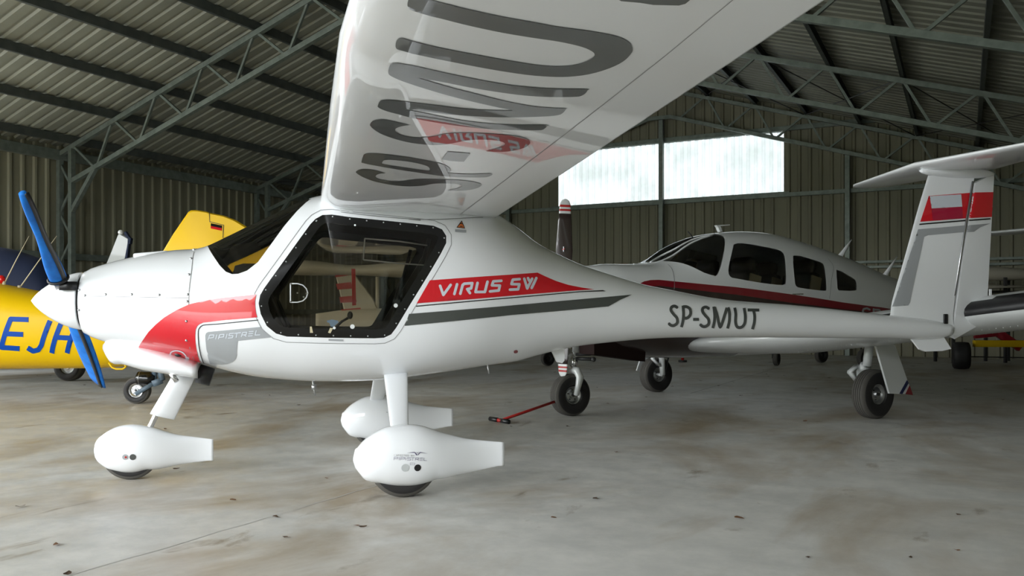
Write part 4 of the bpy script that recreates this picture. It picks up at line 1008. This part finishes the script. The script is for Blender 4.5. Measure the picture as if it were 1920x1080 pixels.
# wings, tail
def wpip(sg):
    secs = []
    for y, le, ch, z, k in ((.40, -1.35, 2.2, .70, .5), (.75, -1.05, 1.9, .73, .75), (1.15, -.86, 1.72, .77, .95), (1.6, -.78, 1.63, .83, 1), (3.2, -.78, 1.60, 1.03, 1), (5.0, -.72, 1.45, 1.24, .95), (5.25, -.62, 1.25, 1.27, .7), (5.38, -.35, .8, 1.28, .3)):
        secs.append((sg*y, le, ch, z, k))
    return wing(secs if sg > 0 else secs[::-1], .185, .52)
for sg in (-1, 1):
    wb2 = wpip(sg)
    if sg == -1:
        # black leading edge band on the outer panel
        for f in wb2.faces:
            c = f.calc_center_median(); a = abs(c.y)
            zle = .68+.127*(a-.45); xle = -.79
            if a > 2.2 and c.x < xle+.16 and zle-.035 < c.z < zle+.085: f.material_index = 1
    o = bmobj('wing', wb2, ['offwhite', 'black'], pip)
    bm = bmesh.new()
    WBV = bvh_of(wpip(sg))
    for i in range(70):
        y = sg*(1.1+i*.055)
        for x, dz in ((-.55, -1), (-.05, -1)):
            loc, nr, ii, dd = WBV.ray_cast(Vector((x, y, -1)), Vector((0, 0, 1)))
            if loc: sphere(bm, loc, .004, 5, 3)
    r_ = bmobj('rivet', bm, 'offwhite', o, smooth=False); r_['kind'] = 'stuff'
fb2 = wing([(1.0, 5.55, 1.1, 0, .6), (1.5, 5.75, .9, 0, .8), (2.25, 6.1, .55, 0, .8), (2.32, 6.2, .4, 0, .5)], .10, .5, span='z', n=14); bmobj('tail_fin', fb2, 'offwhite', pip)
hb2 = wing([(-1.5, 6.1, .5, 2.26, .6), (-1.4, 6.0, .65, 2.26, .9), (0, 5.95, .75, 2.26, 1), (1.4, 6.0, .65, 2.26, .9), (1.5, 6.1, .5, 2.26, .6)], .10, .5, n=14); bmobj('tailplane', hb2, 'offwhite', pip)
# roof aerials
cpa = crop(1180, 400, 4.0)
def aerial(name, pts, w, par, fr=PIP, y=0, m='offwhite'):
    P = [fr.at(*p, 1, y) for p in pts]; bm = bmesh.new(); tube(bm, P, w, 8); return bmobj(name, bm, m, par)
bm = bmesh.new(); A_ = [PIP.at(*p, 1, 0) for p in cpa([(672, 140), (688, 138), (680, 108), (672, 98), (745, 90), (745, 84), (645, 90), (658, 108), (664, 125)])]
A1 = [bm.verts.new((p.x, -.02, p.z)) for p in A_]; A2 = [bm.verts.new((p.x, .02, p.z)) for p in A_]; bm.faces.new(A1); bm.faces.new(A2[::-1])
for i in range(len(A_)): bm.faces.new((A1[i], A2[i], A2[(i+1) % len(A_)], A1[(i+1) % len(A_)]))
bmesh.ops.recalc_face_normals(bm, faces=bm.faces[:]); lab(bmobj('roof_aerial', bm, 'offwhite', pip, smooth=False), 'white T-shaped aerial on cabin roof')
aerial('blade_aerial', cpa([(1565, 345), (1615, 275), (1668, 197)]), [.035, .022, .006], pip)
aerial('blade_aerial', [(1658, 518), (1670, 500), (1683, 480)], [.03, .018, .005], pip)
aerial('temperature_probe', cpa([(480, 190), (465, 165), (440, 137)]), .006, pip, m='lineblack')
# undercarriage
NP, LW, RW = (-2.378, 0, .2), (.02, -1.60, .235), (-.02, 1.59, .225)
wheel(pip, (-2.378, 0, .205), .205, .15, .42, grooves=4)
bm = bmesh.new(); tube(bm, [(-2.30, 0, .78), (-2.315, 0, .62)], .035, 14); tube(bm, [(-2.315, 0, .62), (-2.33, 0, .44)], .026, 14); lg = bmobj('nose_leg', bm, 'offwhite', pip)
bm = bmesh.new(); tube(bm, [(-2.32, 0, .57), (-2.33, 0, .47)], .029, 14); bmobj('oleo', bm, 'chrome', lg)
for sd in (-.10,):
    bm = bmesh.new(); tube(bm, [(-2.36, 0, .45), (-2.34, sd*.7, .44), (-2.33, sd, .38), (-2.35, sd, .30), (-2.378, sd, .205)], [.04, .042, .04, .030, .024], 12); bmobj('fork', bm, 'offwhite', lg)
bm = bmesh.new(); bar(bm, (-2.36, 0, .60), (-2.44, 0, .52), .05, .02); bar(bm, (-2.44, 0, .52), (-2.37, 0, .45), .05, .02); bmobj('torque_link', bm, 'offwhite', lg)
bm = bmesh.new(); tube(bm, [(-2.33, -.02, .60), (-2.20, -.08, .60), (-2.10, -.10, .62)], .014, 8); tube(bm, [(-2.33, 0, .56), (-2.22, -.16, .555)], .018, 8); sphere(bm, (-2.22, -.17, .555), .026, 8, 6); bmobj('steering_arm', bm, 'lineblack', lg)
for (c, sg) in ((LW, -1), (RW, 1)):
    wheel(pip, c, c[2], .165, .40, grooves=4, bolts=3)
    xi = c[1]-sg*.13
    bm = bmesh.new(); tube(bm, [(c[0]-.02, c[1]-sg*.02, .72), (c[0]-.02, c[1]-sg*.05, .50)], .042, 14); l2 = bmobj('main_leg', bm, 'offwhite', pip)
    bm = bmesh.new(); tube(bm, [(c[0]-.02, c[1]-sg*.05, .56), (c[0]-.02, c[1]-sg*.08, .48)], .03, 14); bmobj('oleo', bm, 'chrome', l2)
    bm = bmesh.new(); tube(bm, [(c[0]-.02, c[1]-sg*.07, .50), (c[0]-.01, xi, .44), (c[0], xi, c[2])], [.05, .04, .032], 12); tube(bm, [(c[0], xi, c[2]), (c[0], c[1], c[2])], .02, 10); bmobj('axle_leg', bm, 'offwhite', l2)
    bm = bmesh.new(); bar(bm, (c[0]-.06, xi, .50), (c[0]-.17, xi, .44), .05, .02); bar(bm, (c[0]-.17, xi, .44), (c[0]-.05, xi, .34), .05, .02); bmobj('torque_link', bm, 'offwhite', l2)
    bm = bmesh.new(); tube(bm, [(c[0]+.05, xi, .68), (c[0]+.09, xi-sg*.03, .5), (c[0]+.04, xi, c[2]+.05)], .010, 8); bmobj('brake_hose', bm, 'black', l2)
# door plates on the legs
DP = [PIP.at(*p, 1, -1.76) for p in ((1642, 646), (1678, 646), (1711, 740), (1668, 738))]
def dplate(name, P, th, m, par):
    bm = bmesh.new(); A = [bm.verts.new(p) for p in P]; B = [bm.verts.new(p+Vector((0, th, 0))) for p in P]; n = len(P)
    bm.faces.new(A); bm.faces.new(B[::-1])
    for i in range(n): bm.faces.new((A[i], B[i], B[(i+1) % n], A[(i+1) % n]))
    bmesh.ops.recalc_face_normals(bm, faces=bm.faces[:]); return bmobj(name, bm, m, par, smooth=False)
gd = dplate('gear_door', DP, .02, 'offwhite', pip)
for q, m_ in ((((1687, 738), (1701, 713), (1704, 718), (1692, 739)), 'navystripe'), (((1698, 739), (1706, 723), (1712, 741)), 'darkred')):
    dplate('door_stripe', [PIP.at(*p, 1, -1.765) for p in q], .004, m_, gd)
dplate('gear_door', [PIP.at(*p, 1, 1.72) for p in ((1207, 655), (1230, 655), (1222, 700), (1194, 695))], .02, 'offwhite', pip)
mat('maroonmatte', (.02, .011, .010), .8, spec=.1)
plate('exhaust_fairing', [(1100, 640), (1196, 640), (1195, 677), (1100, 664)], -.2, .25, 'maroonmatte', PIP, pip)
# cabin
for x, y in ((-.55, -.28), (-.55, .28), (.36, -.28), (.36, .28)):
    se = bpy.data.objects.new('seat', None); COL.objects.link(se); se.parent = pip; se['label'] = 'black and cream cabin seat'
    bm = bmesh.new(); box(bm, (x+.12, y, 1.20), (.12, .46, .52), Matrix.Rotation(R(12), 3, 'Y'), .05); bmobj('seat_back', bm, 'seatblack', se)
    bm = bmesh.new(); box(bm, (x+.10, y-.235, 1.22), (.16, .02, .38), Matrix.Rotation(R(12), 3, 'Y'), .008); bmobj('seat_side', bm, 'seatcream', se)
    bm = bmesh.new(); box(bm, (x+.20, y, 1.52), (.13, .30, .17), Matrix.Rotation(R(12), 3, 'Y'), .065); bmobj('headrest', bm, 'seatblack', se)
    bm = bmesh.new(); box(bm, (x-.12, y, .95), (.50, .46, .14), bev=.05); bmobj('seat_cushion', bm, 'seatblack', se)
bm = bmesh.new(); box(bm, (-1.32, 0, 1.33), (.26, .66, .20), bev=.07); bmobj('instrument_panel', bm, 'seatblack', pip)
bm = bmesh.new(); box(bm, (-.2, 0, .80), (2.4, 1.0, .04)); bmobj('cabin_floor', bm, 'cream', pip, smooth=False)

# tow bar lying in front of its nose wheel
tb_ = thing('tow_bar', 'red tow bar with black rubber T-handle on the concrete beside the nose wheel', 'tow bar')
def fp(px, py, z=0):
    k = FPX*(1-z)/(py-HY); return Vector(((px-CX)/FPX*k, k, z))
a_ = fp(937, 789, .02); b_ = fp(1052, 758, .14); b_ = Vector(((1040-CX)/FPX*8.25, 8.25, 1-(753-HY)/FPX*8.25))
bm = bmesh.new(); tube(bm, [a_, b_], .013, 10); bmobj('shaft', bm, 'redpole', tb_)
h0, h1 = fp(919, 785, .02), fp(954, 791, .02); hm = (h0+h1)/2
for u, v in ((h0, hm-(h1-h0)*.07), (hm+(h1-h0)*.07, h1)):
    bm = bmesh.new(); tube(bm, [u, v], .021, 12); bmobj('grip', bm, 'black', tb_)
bm = bmesh.new(); tube(bm, [hm-(h1-h0)*.08, hm+(h1-h0)*.08], .017, 10); bmobj('tee', bm, 'redpole', tb_)

# ================================================================== YELLOW AEROPLANE, LEFT
YEL = Frame(-4.23, 9.6, 0)
mat('flagblack', (.01, .01, .01), .9, spec=.05); mat('flagred', (.50, .01, .015), .8, spec=.1)
yel = thing('yellow_aircraft', 'yellow aeroplane with blue letters EJH at the left edge behind the nose', 'aeroplane', YEL.o, 0)
# local x = world X + 4.23
yx = lambda px, d=9.6: (px-CX)/FPX*d+4.23
YS = [(-6.3, 1.15, .75, .15, .95, 2), (-6.1, 1.25, .60, .35, .95, 2.2), (-5.2, 1.38, .45, .50, .95, 2.4), (-4.0, 1.52, .38, .55, .95, 2.5), (-2.6, 1.50, .37, .55, .95, 2.5), (-1.53, 1.335, .38, .50, .93, 2.5), (-.87, 1.21, .385, .44, .88, 2.4), (-.25, 1.12, .395, .36, .84, 2.3), (.25, 1.09, .44, .28, .82, 2.2), (.9, 1.08, .56, .16, .84, 2), (1.35, 1.07, .70, .05, .88, 2)]
yb = body(YS, 100, 64); YB = bvh_of(yb); yh = side_hit(YB); bmobj('fuselage', yb, 'yellow', yel)
ce = crop(0, 340, 2.571)
ky = dict(bvh=YB, fr=YEL, hit=yh, par=yel)
for L in ([[(138, 667), (52, 664), (8, 800), (95, 806)], [(35, 735), (112, 738)]], [[(242, 672), (200, 790), (185, 812), (160, 818), (133, 802)]], [[(296, 682), (250, 828)], [(275, 752), (352, 756)], [(370, 690), (324, 828)]], [[(440, 700), (400, 770), (395, 815), (430, 826)]]):
    G = [ce(l) for l in L]; strokes('letter', G, 9.3, 'bluepaint', rnd=False, **ky)
fy = crop(200, 240, 4.155)
FY = fy([(440, 965), (520, 830), (640, 655), (660, 643), (700, 640), (780, 652), (800, 660), (920, 685), (1010, 720), (1095, 772), (1300, 880), (1330, 1000), (1200, 1120), (440, 1120)])
P_ = [YEL.at(*p, 1, 0) for p in FY]
def slab(name, P, y, th, m, par, taper=.35):
    bm = bmesh.new(); c = sum(P, Vector((0, 0, 0)))/len(P); n = len(P)
    L = [[bm.verts.new((p.x, y+s_*th/2*k, p.z)) if f == 1 else bm.verts.new((c.x+(p.x-c.x)*f, y+s_*th/2*k, c.z+(p.z-c.z)*f)) for p in P] for s_, k, f in ((-1, 1, .93), (-1, taper, 1), (1, taper, 1), (1, 1, .93))]
    for A, B in zip(L, L[1:]):
        for i in range(n): bm.faces.new((A[i], A[(i+1) % n], B[(i+1) % n], B[i]))
    bm.faces.new(L[0][::-1]); bm.faces.new(L[3]); bmesh.ops.recalc_face_normals(bm, faces=bm.faces[:])
    return bmobj(name, bm, m, par, angle=40)
slab('tail_fin', P_, 0, .07, 'yellow', yel)
def patch(name, px, y, m, par, th=.002, fr=YEL):
    P = [fr.at(*p, 1, y) for p in px]; bm = bmesh.new(); bm.faces.new([bm.verts.new(p) for p in P]); o = bmobj(name, bm, m, par, smooth=False); thicken(o, th, 0); return o
patch('flag_black', fy([(812, 742), (898, 760), (897, 781), (811, 763)]), -.042, 'flagblack', yel); patch('flag_red', fy([(811, 763), (897, 781), (895, 800), (810, 782)]), -.042, 'flagred', yel)
for L in ([(800, 660), (802, 730), (912, 757), (905, 855), (960, 865)],):
    bm = bmesh.new(); tube(bm, [YEL.at(*p, 1, -.037) for p in fy(L)], .004, 5); bmobj('rudder_gap', bm, 'lineblack', yel)
tp5 = wing([(-1.6, .25, .75, 1.12, .8), (0, .1, 1.0, 1.10, 1), (1.6, .25, .75, 1.12, .8)], .1, .5, n=12); bmobj('tailplane', tp5, 'yellow', yel)
wy = wing([(-1.9, -4.75, 1.4, .62, .6), (-1.7, -4.8, 1.55, .61, 1), (0, -4.8, 1.6, .55, 1), (1.6, -4.8, 1.5, .66, 1), (1.7, -4.7, 1.3, .67, .6)], .14, .5, n=14); bmobj('wing', wy, 'yellow', yel)
bm = bmesh.new(); box(bm, (-4.1, 0, 1.62), (1.6, .7, .42), bev=.18); bmobj('canopy', bm, 'tinted', yel)
for y in (-1.0, 1.0):
    wheel(yel, (-4.4, y, .22), .22, .14, .45, sub=False); bm = bmesh.new(); tube(bm, [(-4.4, y-.11*(1 if y > 0 else -1), .22), (-4.35, y*.9, .6)], .03, 8); bmobj('main_leg', bm, 'yellow', yel)
# tail wheel with trailing fork and shock absorber
TWX = yx(255, 9.47)
wheel(yel, (TWX, -.10, .148), .148, .10, .52, grooves=0, bolts=5)
fk = crop(0, 620, 3.6)
bm = bmesh.new(); A = YEL.at(*fk([(915, 428)])[0], 1, -.17); B = YEL.at(*fk([(1030, 360)])[0], 1, -.17); C_ = YEL.at(*fk([(1095, 335)])[0], 1, -.14); D_ = YEL.at(*fk([(1075, 305)])[0], 1, -.10)
bar(bm, A, B, .012, .045, (0, 0, 1)); bar(bm, B, C_, .02, .07, (0, 0, 1)); bar(bm, C_, D_+Vector((0, 0, .12)), .05, .05); bmobj('tail_wheel_fork', bm, 'bluegray', yel)
bm = bmesh.new(); q0 = YEL.at(*fk([(925, 320)])[0], 1, -.10); q1 = YEL.at(*fk([(1050, 325)])[0], 1, -.10)
tube(bm, [q0, q0.lerp(q1, .08), q0.lerp(q1, .7), q1], [.05, .075, .075, .04], 16); ab = bmobj('shock_absorber', bm, 'blackgloss', yel)
bm = bmesh.new(); q = q0.lerp(q1, .2); tube(bm, [q, q.lerp(q1, .03)], .079, 16); bmobj('clamp', bm, 'alu', ab)
bm = bmesh.new(); q = YEL.at(289, 712, 1, -.1); tube(bm, [q, q+Vector((0, .05, .30))], .03, 10); bmobj('tail_leg', bm, 'bluegray', yel)
bm = bmesh.new(); st = [YEL.at(*p, 1, -.45) for p in ((204, 680), (210, 689), (218, 692), (230, 692), (236, 688), (234, 683))]; tube(bm, st, .010, 8); bmobj('step_loop', bm, 'yellow', yel)
bm = bmesh.new(); q = YEL.at(3, 524, 1, 0); sphere(bm, (q.x, 0, q.z), .04, 12, 8, (1, 1, 1.2)); lab(bmobj('beacon', bm, 'beacon', yel), 'small red beacon')
ca = crop(0, 420, 4.908)
for L in ([(38, 552), (150, 330), (268, 110)], [(180, 590), (350, 350), (522, 110)]):
    bm = bmesh.new(); tube(bm, [YEL.at(*p, 1, 0) for p in ca(L)], [.007, .005, .003], 6); q = YEL.at(*ca([L[0]])[0], 1, 0); tube(bm, [q-Vector((0, 0, .04)), q+Vector((0, 0, .03))], .02, 8); bmobj('whip_aerial', bm, 'seatcream', yel)

# ================================================================== GREY AEROPLANE BEHIND IT, UNDER A NAVY COVER
GRY = Frame(-6.6, 12.7, 0); gx = lambda px: (px-CX)/FPX*12.7+6.6
gry = thing('grey_aircraft', 'light grey aeroplane behind the yellow one, only its upright fin showing', 'aeroplane', GRY.o, 0)
gb_ = body([(-3.7, 1.1, .9, .1, 1, 2), (-3.4, 1.3, .7, .4, 1, 2.3), (-2.3, 1.45, .6, .5, 1.0, 2.4), (-.6, 1.45, .62, .48, 1.0, 2.4), (.2, 1.60, .9, .22, 1.25, 2), (.9, 1.66, 1.2, .08, 1.4, 2), (1.25, 1.64, 1.35, .03, 1.5, 2)], 50, 40); bmobj('fuselage', gb_, 'lightgrayplane', gry)
F_ = [GRY.at(*p, 1, 0) for p in ca([(985, 370), (1030, 260), (1095, 95), (1110, 85), (1190, 130), (1190, 180), (1160, 330), (1150, 420), (960, 420)])]
slab('tail_fin', F_, 0, .07, 'lightgrayplane', gry)
bm = bmesh.new(); q = GRY.at(*ca([(1112, 78)])[0], 1, 0); sphere(bm, q, .04, 12, 8); lab(bmobj('fin_lamp', bm, 'offwhite', gry), 'white lamp on fin tip')
slab('rudder', [GRY.at(*p, 1, .0) for p in ca([(1150, 70), (1165, 68), (1200, 120), (1217, 132), (1208, 185), (1197, 185), (1180, 325), (1160, 325), (1192, 140), (1150, 90)])], 0, .08, 'navy', gry)
wg2 = wing([(-.7, -2.6, 1.2, .7, .7), (0, -2.6, 1.3, .66, 1), (1.3, -2.6, 1.2, .75, 1)], .13, .5, n=12); bmobj('wing', wg2, 'lightgrayplane', gry)
wheel(gry, (gx(131), 0, .21), .21, .20, .45, grooves=5, sub=False)
bm = bmesh.new(); tube(bm, [(gx(131)+.02, .14, .21), (gx(131)+.12, .12, .45), (gx(131)-.1, 0, .9)], .03, 8); bmobj('main_leg', bm, 'lightgrayplane', gry)
for y in (-.6, .7):
    wheel(gry, (-2.6, y, .2), .2, .12, .45, sub=False); bm = bmesh.new(); tube(bm, [(-2.6, y*.88, .2), (-2.5, y*.6, .75)], .03, 8); bmobj('main_leg', bm, 'lightgrayplane', gry)
cvr = thing('canopy_cover', 'dark navy cloth cover over the cabin of the grey aeroplane, above the yellow fuselage', 'cover', GRY.o, 0)
cb = body([(-3.0, 1.50, .9, .3, 1.1, 2.2), (-2.4, 1.98, .86, .52, 1.15, 2.2), (-1.6, 2.08, .86, .54, 1.15, 2.2), (gx(0), 1.99, .86, .53, 1.15, 2.2), (gx(20), 1.96, .86, .53, 1.15, 2.2), (gx(60), 1.86, .86, .52, 1.15, 2.2), (gx(90), 1.76, .86, .50, 1.15, 2.2), (gx(118), 1.50, .86, .48, 1.1, 2.2), (gx(124), 1.42, .86, .46, 1.05, 2.2)], 60, 40)
bmobj('cloth', cb, 'navy', cvr)

# ================================================================== STRIPED GLIDER BEHIND THE COCKPIT
GLI = Frame(-2.4, 12.0, 8)
gli = thing('glider', 'white aeroplane with red-striped rudder, seen through the ultralight door window', 'aeroplane', GLI.o, GLI.a)
gs = body([(-.35, 1.0, .55, .05, .8, 2), (0, 1.05, .52, .14, .8, 2), (1.0, 1.08, .46, .26, .78, 2.2), (1.6, 1.12, .40, .34, .76, 2.3), (2.2, 1.00, .40, .30, .72, 2.2), (2.6, .80, .5, .12, .68, 2)], 50, 40); bmobj('fuselage', gs, 'cream', gli)
def tz(px, py, y=0): return GLI.at(px, py, 1, y)
R0 = [tz(627, 507), tz(650, 502), tz(662, 510), tz(700, 560), tz(725, 615), tz(690, 625), tz(655, 625), tz(640, 560)]
slab('rudder', R0, 0, .06, 'cream', gli)
for px in ([(626, 508), (650, 502), (655, 516), (629, 520)], [(630, 532), (658, 529), (662, 541), (633, 543)], [(636, 557), (666, 554), (669, 566), (639, 568)], [(640, 580), (676, 577), (679, 590), (643, 593)], [(648, 606), (685, 602), (688, 614), (651, 618)]):
    patch('rudder_stripe', px, -.036, 'redpole', gli, fr=GLI)
gw = wing([(-1.8, 1.0, .9, 1.40, .7), (0, .9, 1.1, 1.27, 1), (1.8, 1.0, .9, 1.40, .7)], .13, .5, n=12); bmobj('wing', gw, 'cream', gli)
fw = body([(-.95, 1.62, 1.56, .05, 1.59, 2), (-.85, 1.67, 1.55, .12, 1.61, 2), (.2, 1.68, 1.54, .16, 1.61, 2), (1.3, 1.68, 1.54, .16, 1.61, 2), (1.4, 1.64, 1.56, .1, 1.60, 2)], 24, 24); bmobj('upper_wing', fw, 'cream', gli)
for x_ in (.5, 1.1):
    bm = bmesh.new(); bar(bm, (x_, 0, 1.0), (x_, 0, 1.52), .05, .03); bmobj('wing_strut', bm, 'cream', gli)
wheel(gli, (.80, 0, .12), .12, .10, .45, sub=False); bm = bmesh.new(); tube(bm, [(.80, .07, .12), (.80, .07, .5)], .02, 8); bmobj('wheel_fork', bm, 'alu', gli)

# ================================================================== RIGHT BACKGROUND
def bwheel(px, py_bot, r, w, rz, label, hubm='alu'):
    k = FPX/(py_bot-HY); e = thing('aircraft_wheel', label, 'wheel', ((px-CX)/FPX*k, k, 0), rz)
    wheel(e, (0, 0, r), r, w, .5, grooves=3, n=32, sub=False, hubm=hubm)
    bm = bmesh.new(); tube(bm, [(0, w*.72, r), (0, w*.72, r+.22), (0, w*.2, r+.34)], .02, 8); tube(bm, [(0, 0, r), (0, w*.75, r)], .014, 8); bmobj('leg', bm, 'lineblack', e)
    return e
bwheel(1027, 686, .14, .09, .5, 'small black wheel in the distance left of the tow bar nose wheel', 'lineblack')
bwheel(1456, 685, .13, .10, 1.0, 'small dark wheel on the far floor below the registration letters', 'lineblack')
bwheel(1540, 680, .16, .11, .5, 'dark far wheel left of the wheel with the pale rim', 'lineblack')
bwheel(1621, 688, .17, .11, .45, 'far wheel with pale rim left of the angled gear door')
cre = thing('stored_glider', 'cream tubular fuselage and wing stored along the wall right of the tail', 'aeroplane', (8.9, 17.2, 0), R(6))
cg = body([(-.7, 1.86, 1.76, .05, 1.81, 2), (-.4, 1.92, 1.70, .13, 1.81, 2), (.4, 1.96, 1.66, .18, 1.81, 2), (1.6, 1.90, 1.70, .12, 1.81, 2), (2.0, 1.86, 1.74, .06, 1.81, 2)], 30, 24)
bmobj('fuselage', cg, 'cream', cre)
bmobj('wing', wing([(-.9, -.6, .9, 1.5, .8), (0, -.7, 2.6, 1.55, .5), (.7, -.5, 2.4, 1.55, .5)], .08, .5, n=10), 'cream', cre)
for x_ in (-.2, .9, 1.4):
    for y in (-.3, .3):
        bm = bmesh.new(); bar(bm, (x_, y, .02), (x_, y, 1.72), .05, .05); bmobj('stand_post', bm, 'lineblack', cre, smooth=False)
    bm = bmesh.new(); bar(bm, (x_, -.35, 1.44), (x_, .35, 1.44), .06, .05); bmobj('stand_crossbar', bm, 'lineblack', cre, smooth=False)
tr = thing('trolley', 'yellow and red steel trolley on black tyres at the right edge behind the tail', 'trolley', (7.9, 15.4, 0), R(-4))
bm = bmesh.new(); bar(bm, (.42, 0, .46), (1.45, 0, .46), .12, .12, bev=.01); bmobj('main_beam', bm, 'trolleyyellow', tr, angle=30)
bm = bmesh.new(); bar(bm, (1.2, -.35, .30), (1.75, -.35, .30), .10, .14, bev=.01); bmobj('foot_beam', bm, 'trolleyyellow', tr, angle=30)
bm = bmesh.new(); box(bm, (1.40, -.1, .50), (.14, .16, .44), bev=.01); bmobj('upright', bm, 'trolleyyellow', tr, angle=30)
bm = bmesh.new(); bar(bm, (.85, .05, .66), (1.25, .05, .38), .10, .14, bev=.01); bar(bm, (.45, .05, .60), (.85, .05, .64), .10, .10, bev=.01); bmobj('red_arm', bm, 'darkred', tr, angle=30)
bm = bmesh.new(); bar(bm, (.2, .1, .22), (1.75, .1, .20), .02, .02); bmobj('axle_rod', bm, 'lineblack', tr, smooth=False)
for x_ in (.20, 1.7):
    e = bpy.data.objects.new('wheel', None); COL.objects.link(e); e.parent = tr; e.location = (x_, 0, 0); e.rotation_euler.z = R(72)
    bm = bmesh.new(); lathe(bm, [(-.11, .001), (-.13, .12), (-.14, .2), (-.12, .235), (-.05, .245), (.05, .245), (.12, .235), (.14, .2), (.13, .12), (.11, .001)], (0, 0, .245), 'y', 32); bmobj('tyre', bm, 'rubber', e)
lf = thing('lamp_fixture', 'short bright tube lamp glowing on the far wall right of the rudder', 'lamp', (0, 0, 0))
q = Vector(((1864-CX)/FPX*19.3, 19.3, 1+(HY-546)/FPX*19.3)); bm = bmesh.new(); tube(bm, [q+Vector((-.06, 0, -.10)), q+Vector((.07, 0, .09))], .035, 10); bmobj('tube', bm, 'lamp', lf)
bm = bmesh.new(); tube(bm, [q+Vector((-.07, .09, -.12)), q+Vector((.08, .09, .11))], .05, 8); tube(bm, [q+Vector((0, .08, 0)), q+Vector((0, .55, 0))], .02, 6); bmobj('housing', bm, 'lineblack', lf)
# red post and wooden crate in the distance
rp_ = thing('red_post', 'thin red post standing far behind between the main wheels', 'post', (3.52, 17.6, 0)); bm = bmesh.new(); tube(bm, [(0, 0, .04), (0, 0, .34)], .03, 8); bmobj('post', bm, 'redpole', rp_)
bm = bmesh.new(); tube(bm, [(0, 0, 0), (0, 0, .04)], .09, 12); bmobj('base', bm, 'lineblack', rp_)
cr = thing('wooden_crate', 'brown wooden crate frame against the far wall above the ultralight spine', 'crate', (2.70, 22.2, 0), HR)
for z_ in (.1, .75, 1.3):
    bm = bmesh.new(); box(bm, (0, 0, z_), (.85, .5, .10), bev=.01); bmobj('plank', bm, 'wood', cr, smooth=False)
for x_ in (-.38, .38):
    bm = bmesh.new(); box(bm, (x_, 0, 1.14), (.08, .5, 2.28), bev=.01); bmobj('post', bm, 'wood', cr, smooth=False)
bm = bmesh.new(); box(bm, (0, 0, 2.24), (.85, .5, .08), bev=.01); bmobj('plank', bm, 'wood', cr, smooth=False)
# dry leaves scattered on the concrete
lm = []
for k in range(5):
    bm = bmesh.new(); n = 7; c = bm.verts.new((0, 0, .006)); ring = []
    for i in range(n):
        a = 2*pi*i/n; r_ = random.uniform(.5, 1)*(.022 if i % 2 else .030); ring.append(bm.verts.new((r_*cos(a)*1.5, r_*sin(a), random.uniform(.0025, .014))))
    for i in range(n): bm.faces.new((c, ring[i], ring[(i+1) % n]))
    me = bpy.data.meshes.new('dry_leaf'); bm.to_mesh(me); bm.free(); me.materials.append(M['leaf' if k % 2 else 'leafdark']); lm.append(me)
spots = [(38, 951), (107, 1022), (126, 1078), (437, 938), (517, 970), (536, 1008), (668, 986), (680, 989), (1038, 971), (1116, 936), (1798, 966), (1795, 1032), (1707, 1046), (1385, 972), (1514, 1046), (270, 818), (310, 805), (330, 880), (150, 738), (160, 722), (95, 705), (612, 897), (735, 740), (640, 720), (1065, 800), (958, 800), (1155, 848), (1120, 727), (948, 697), (980, 712), (1108, 694), (1040, 698), (1330, 690), (1364, 699), (1432, 694), (1437, 702), (1440, 706), (1470, 704), (1450, 690), (1375, 717), (1348, 724), (1260, 725), (1445, 734), (1530, 730), (1555, 709), (1620, 690), (1500, 778), (1410, 786), (1510, 790), (1515, 794), (1212, 745), (1175, 720), (1690, 725), (1740, 722), (1810, 730), (1880, 750), (1850, 728), (505, 742), (590, 688), (455, 740), (560, 760), (70, 655+50), (1207, 770), (1140, 757), (1390, 742)]
random.seed(5)
for i, (x, y) in enumerate(spots):
    p = fp(x, y); o = bpy.data.objects.new('dry_leaf', lm[i % 5]); COL.objects.link(o); o.location = (p.x, p.y, 0); o.rotation_euler.z = random.uniform(0, 6.3); sc = random.uniform(.4, .85); o.scale = (sc, sc, sc)
    tag(o, 'small dry brown leaf lying on the concrete floor', 'leaf', 'dry leaves scattered on the floor')
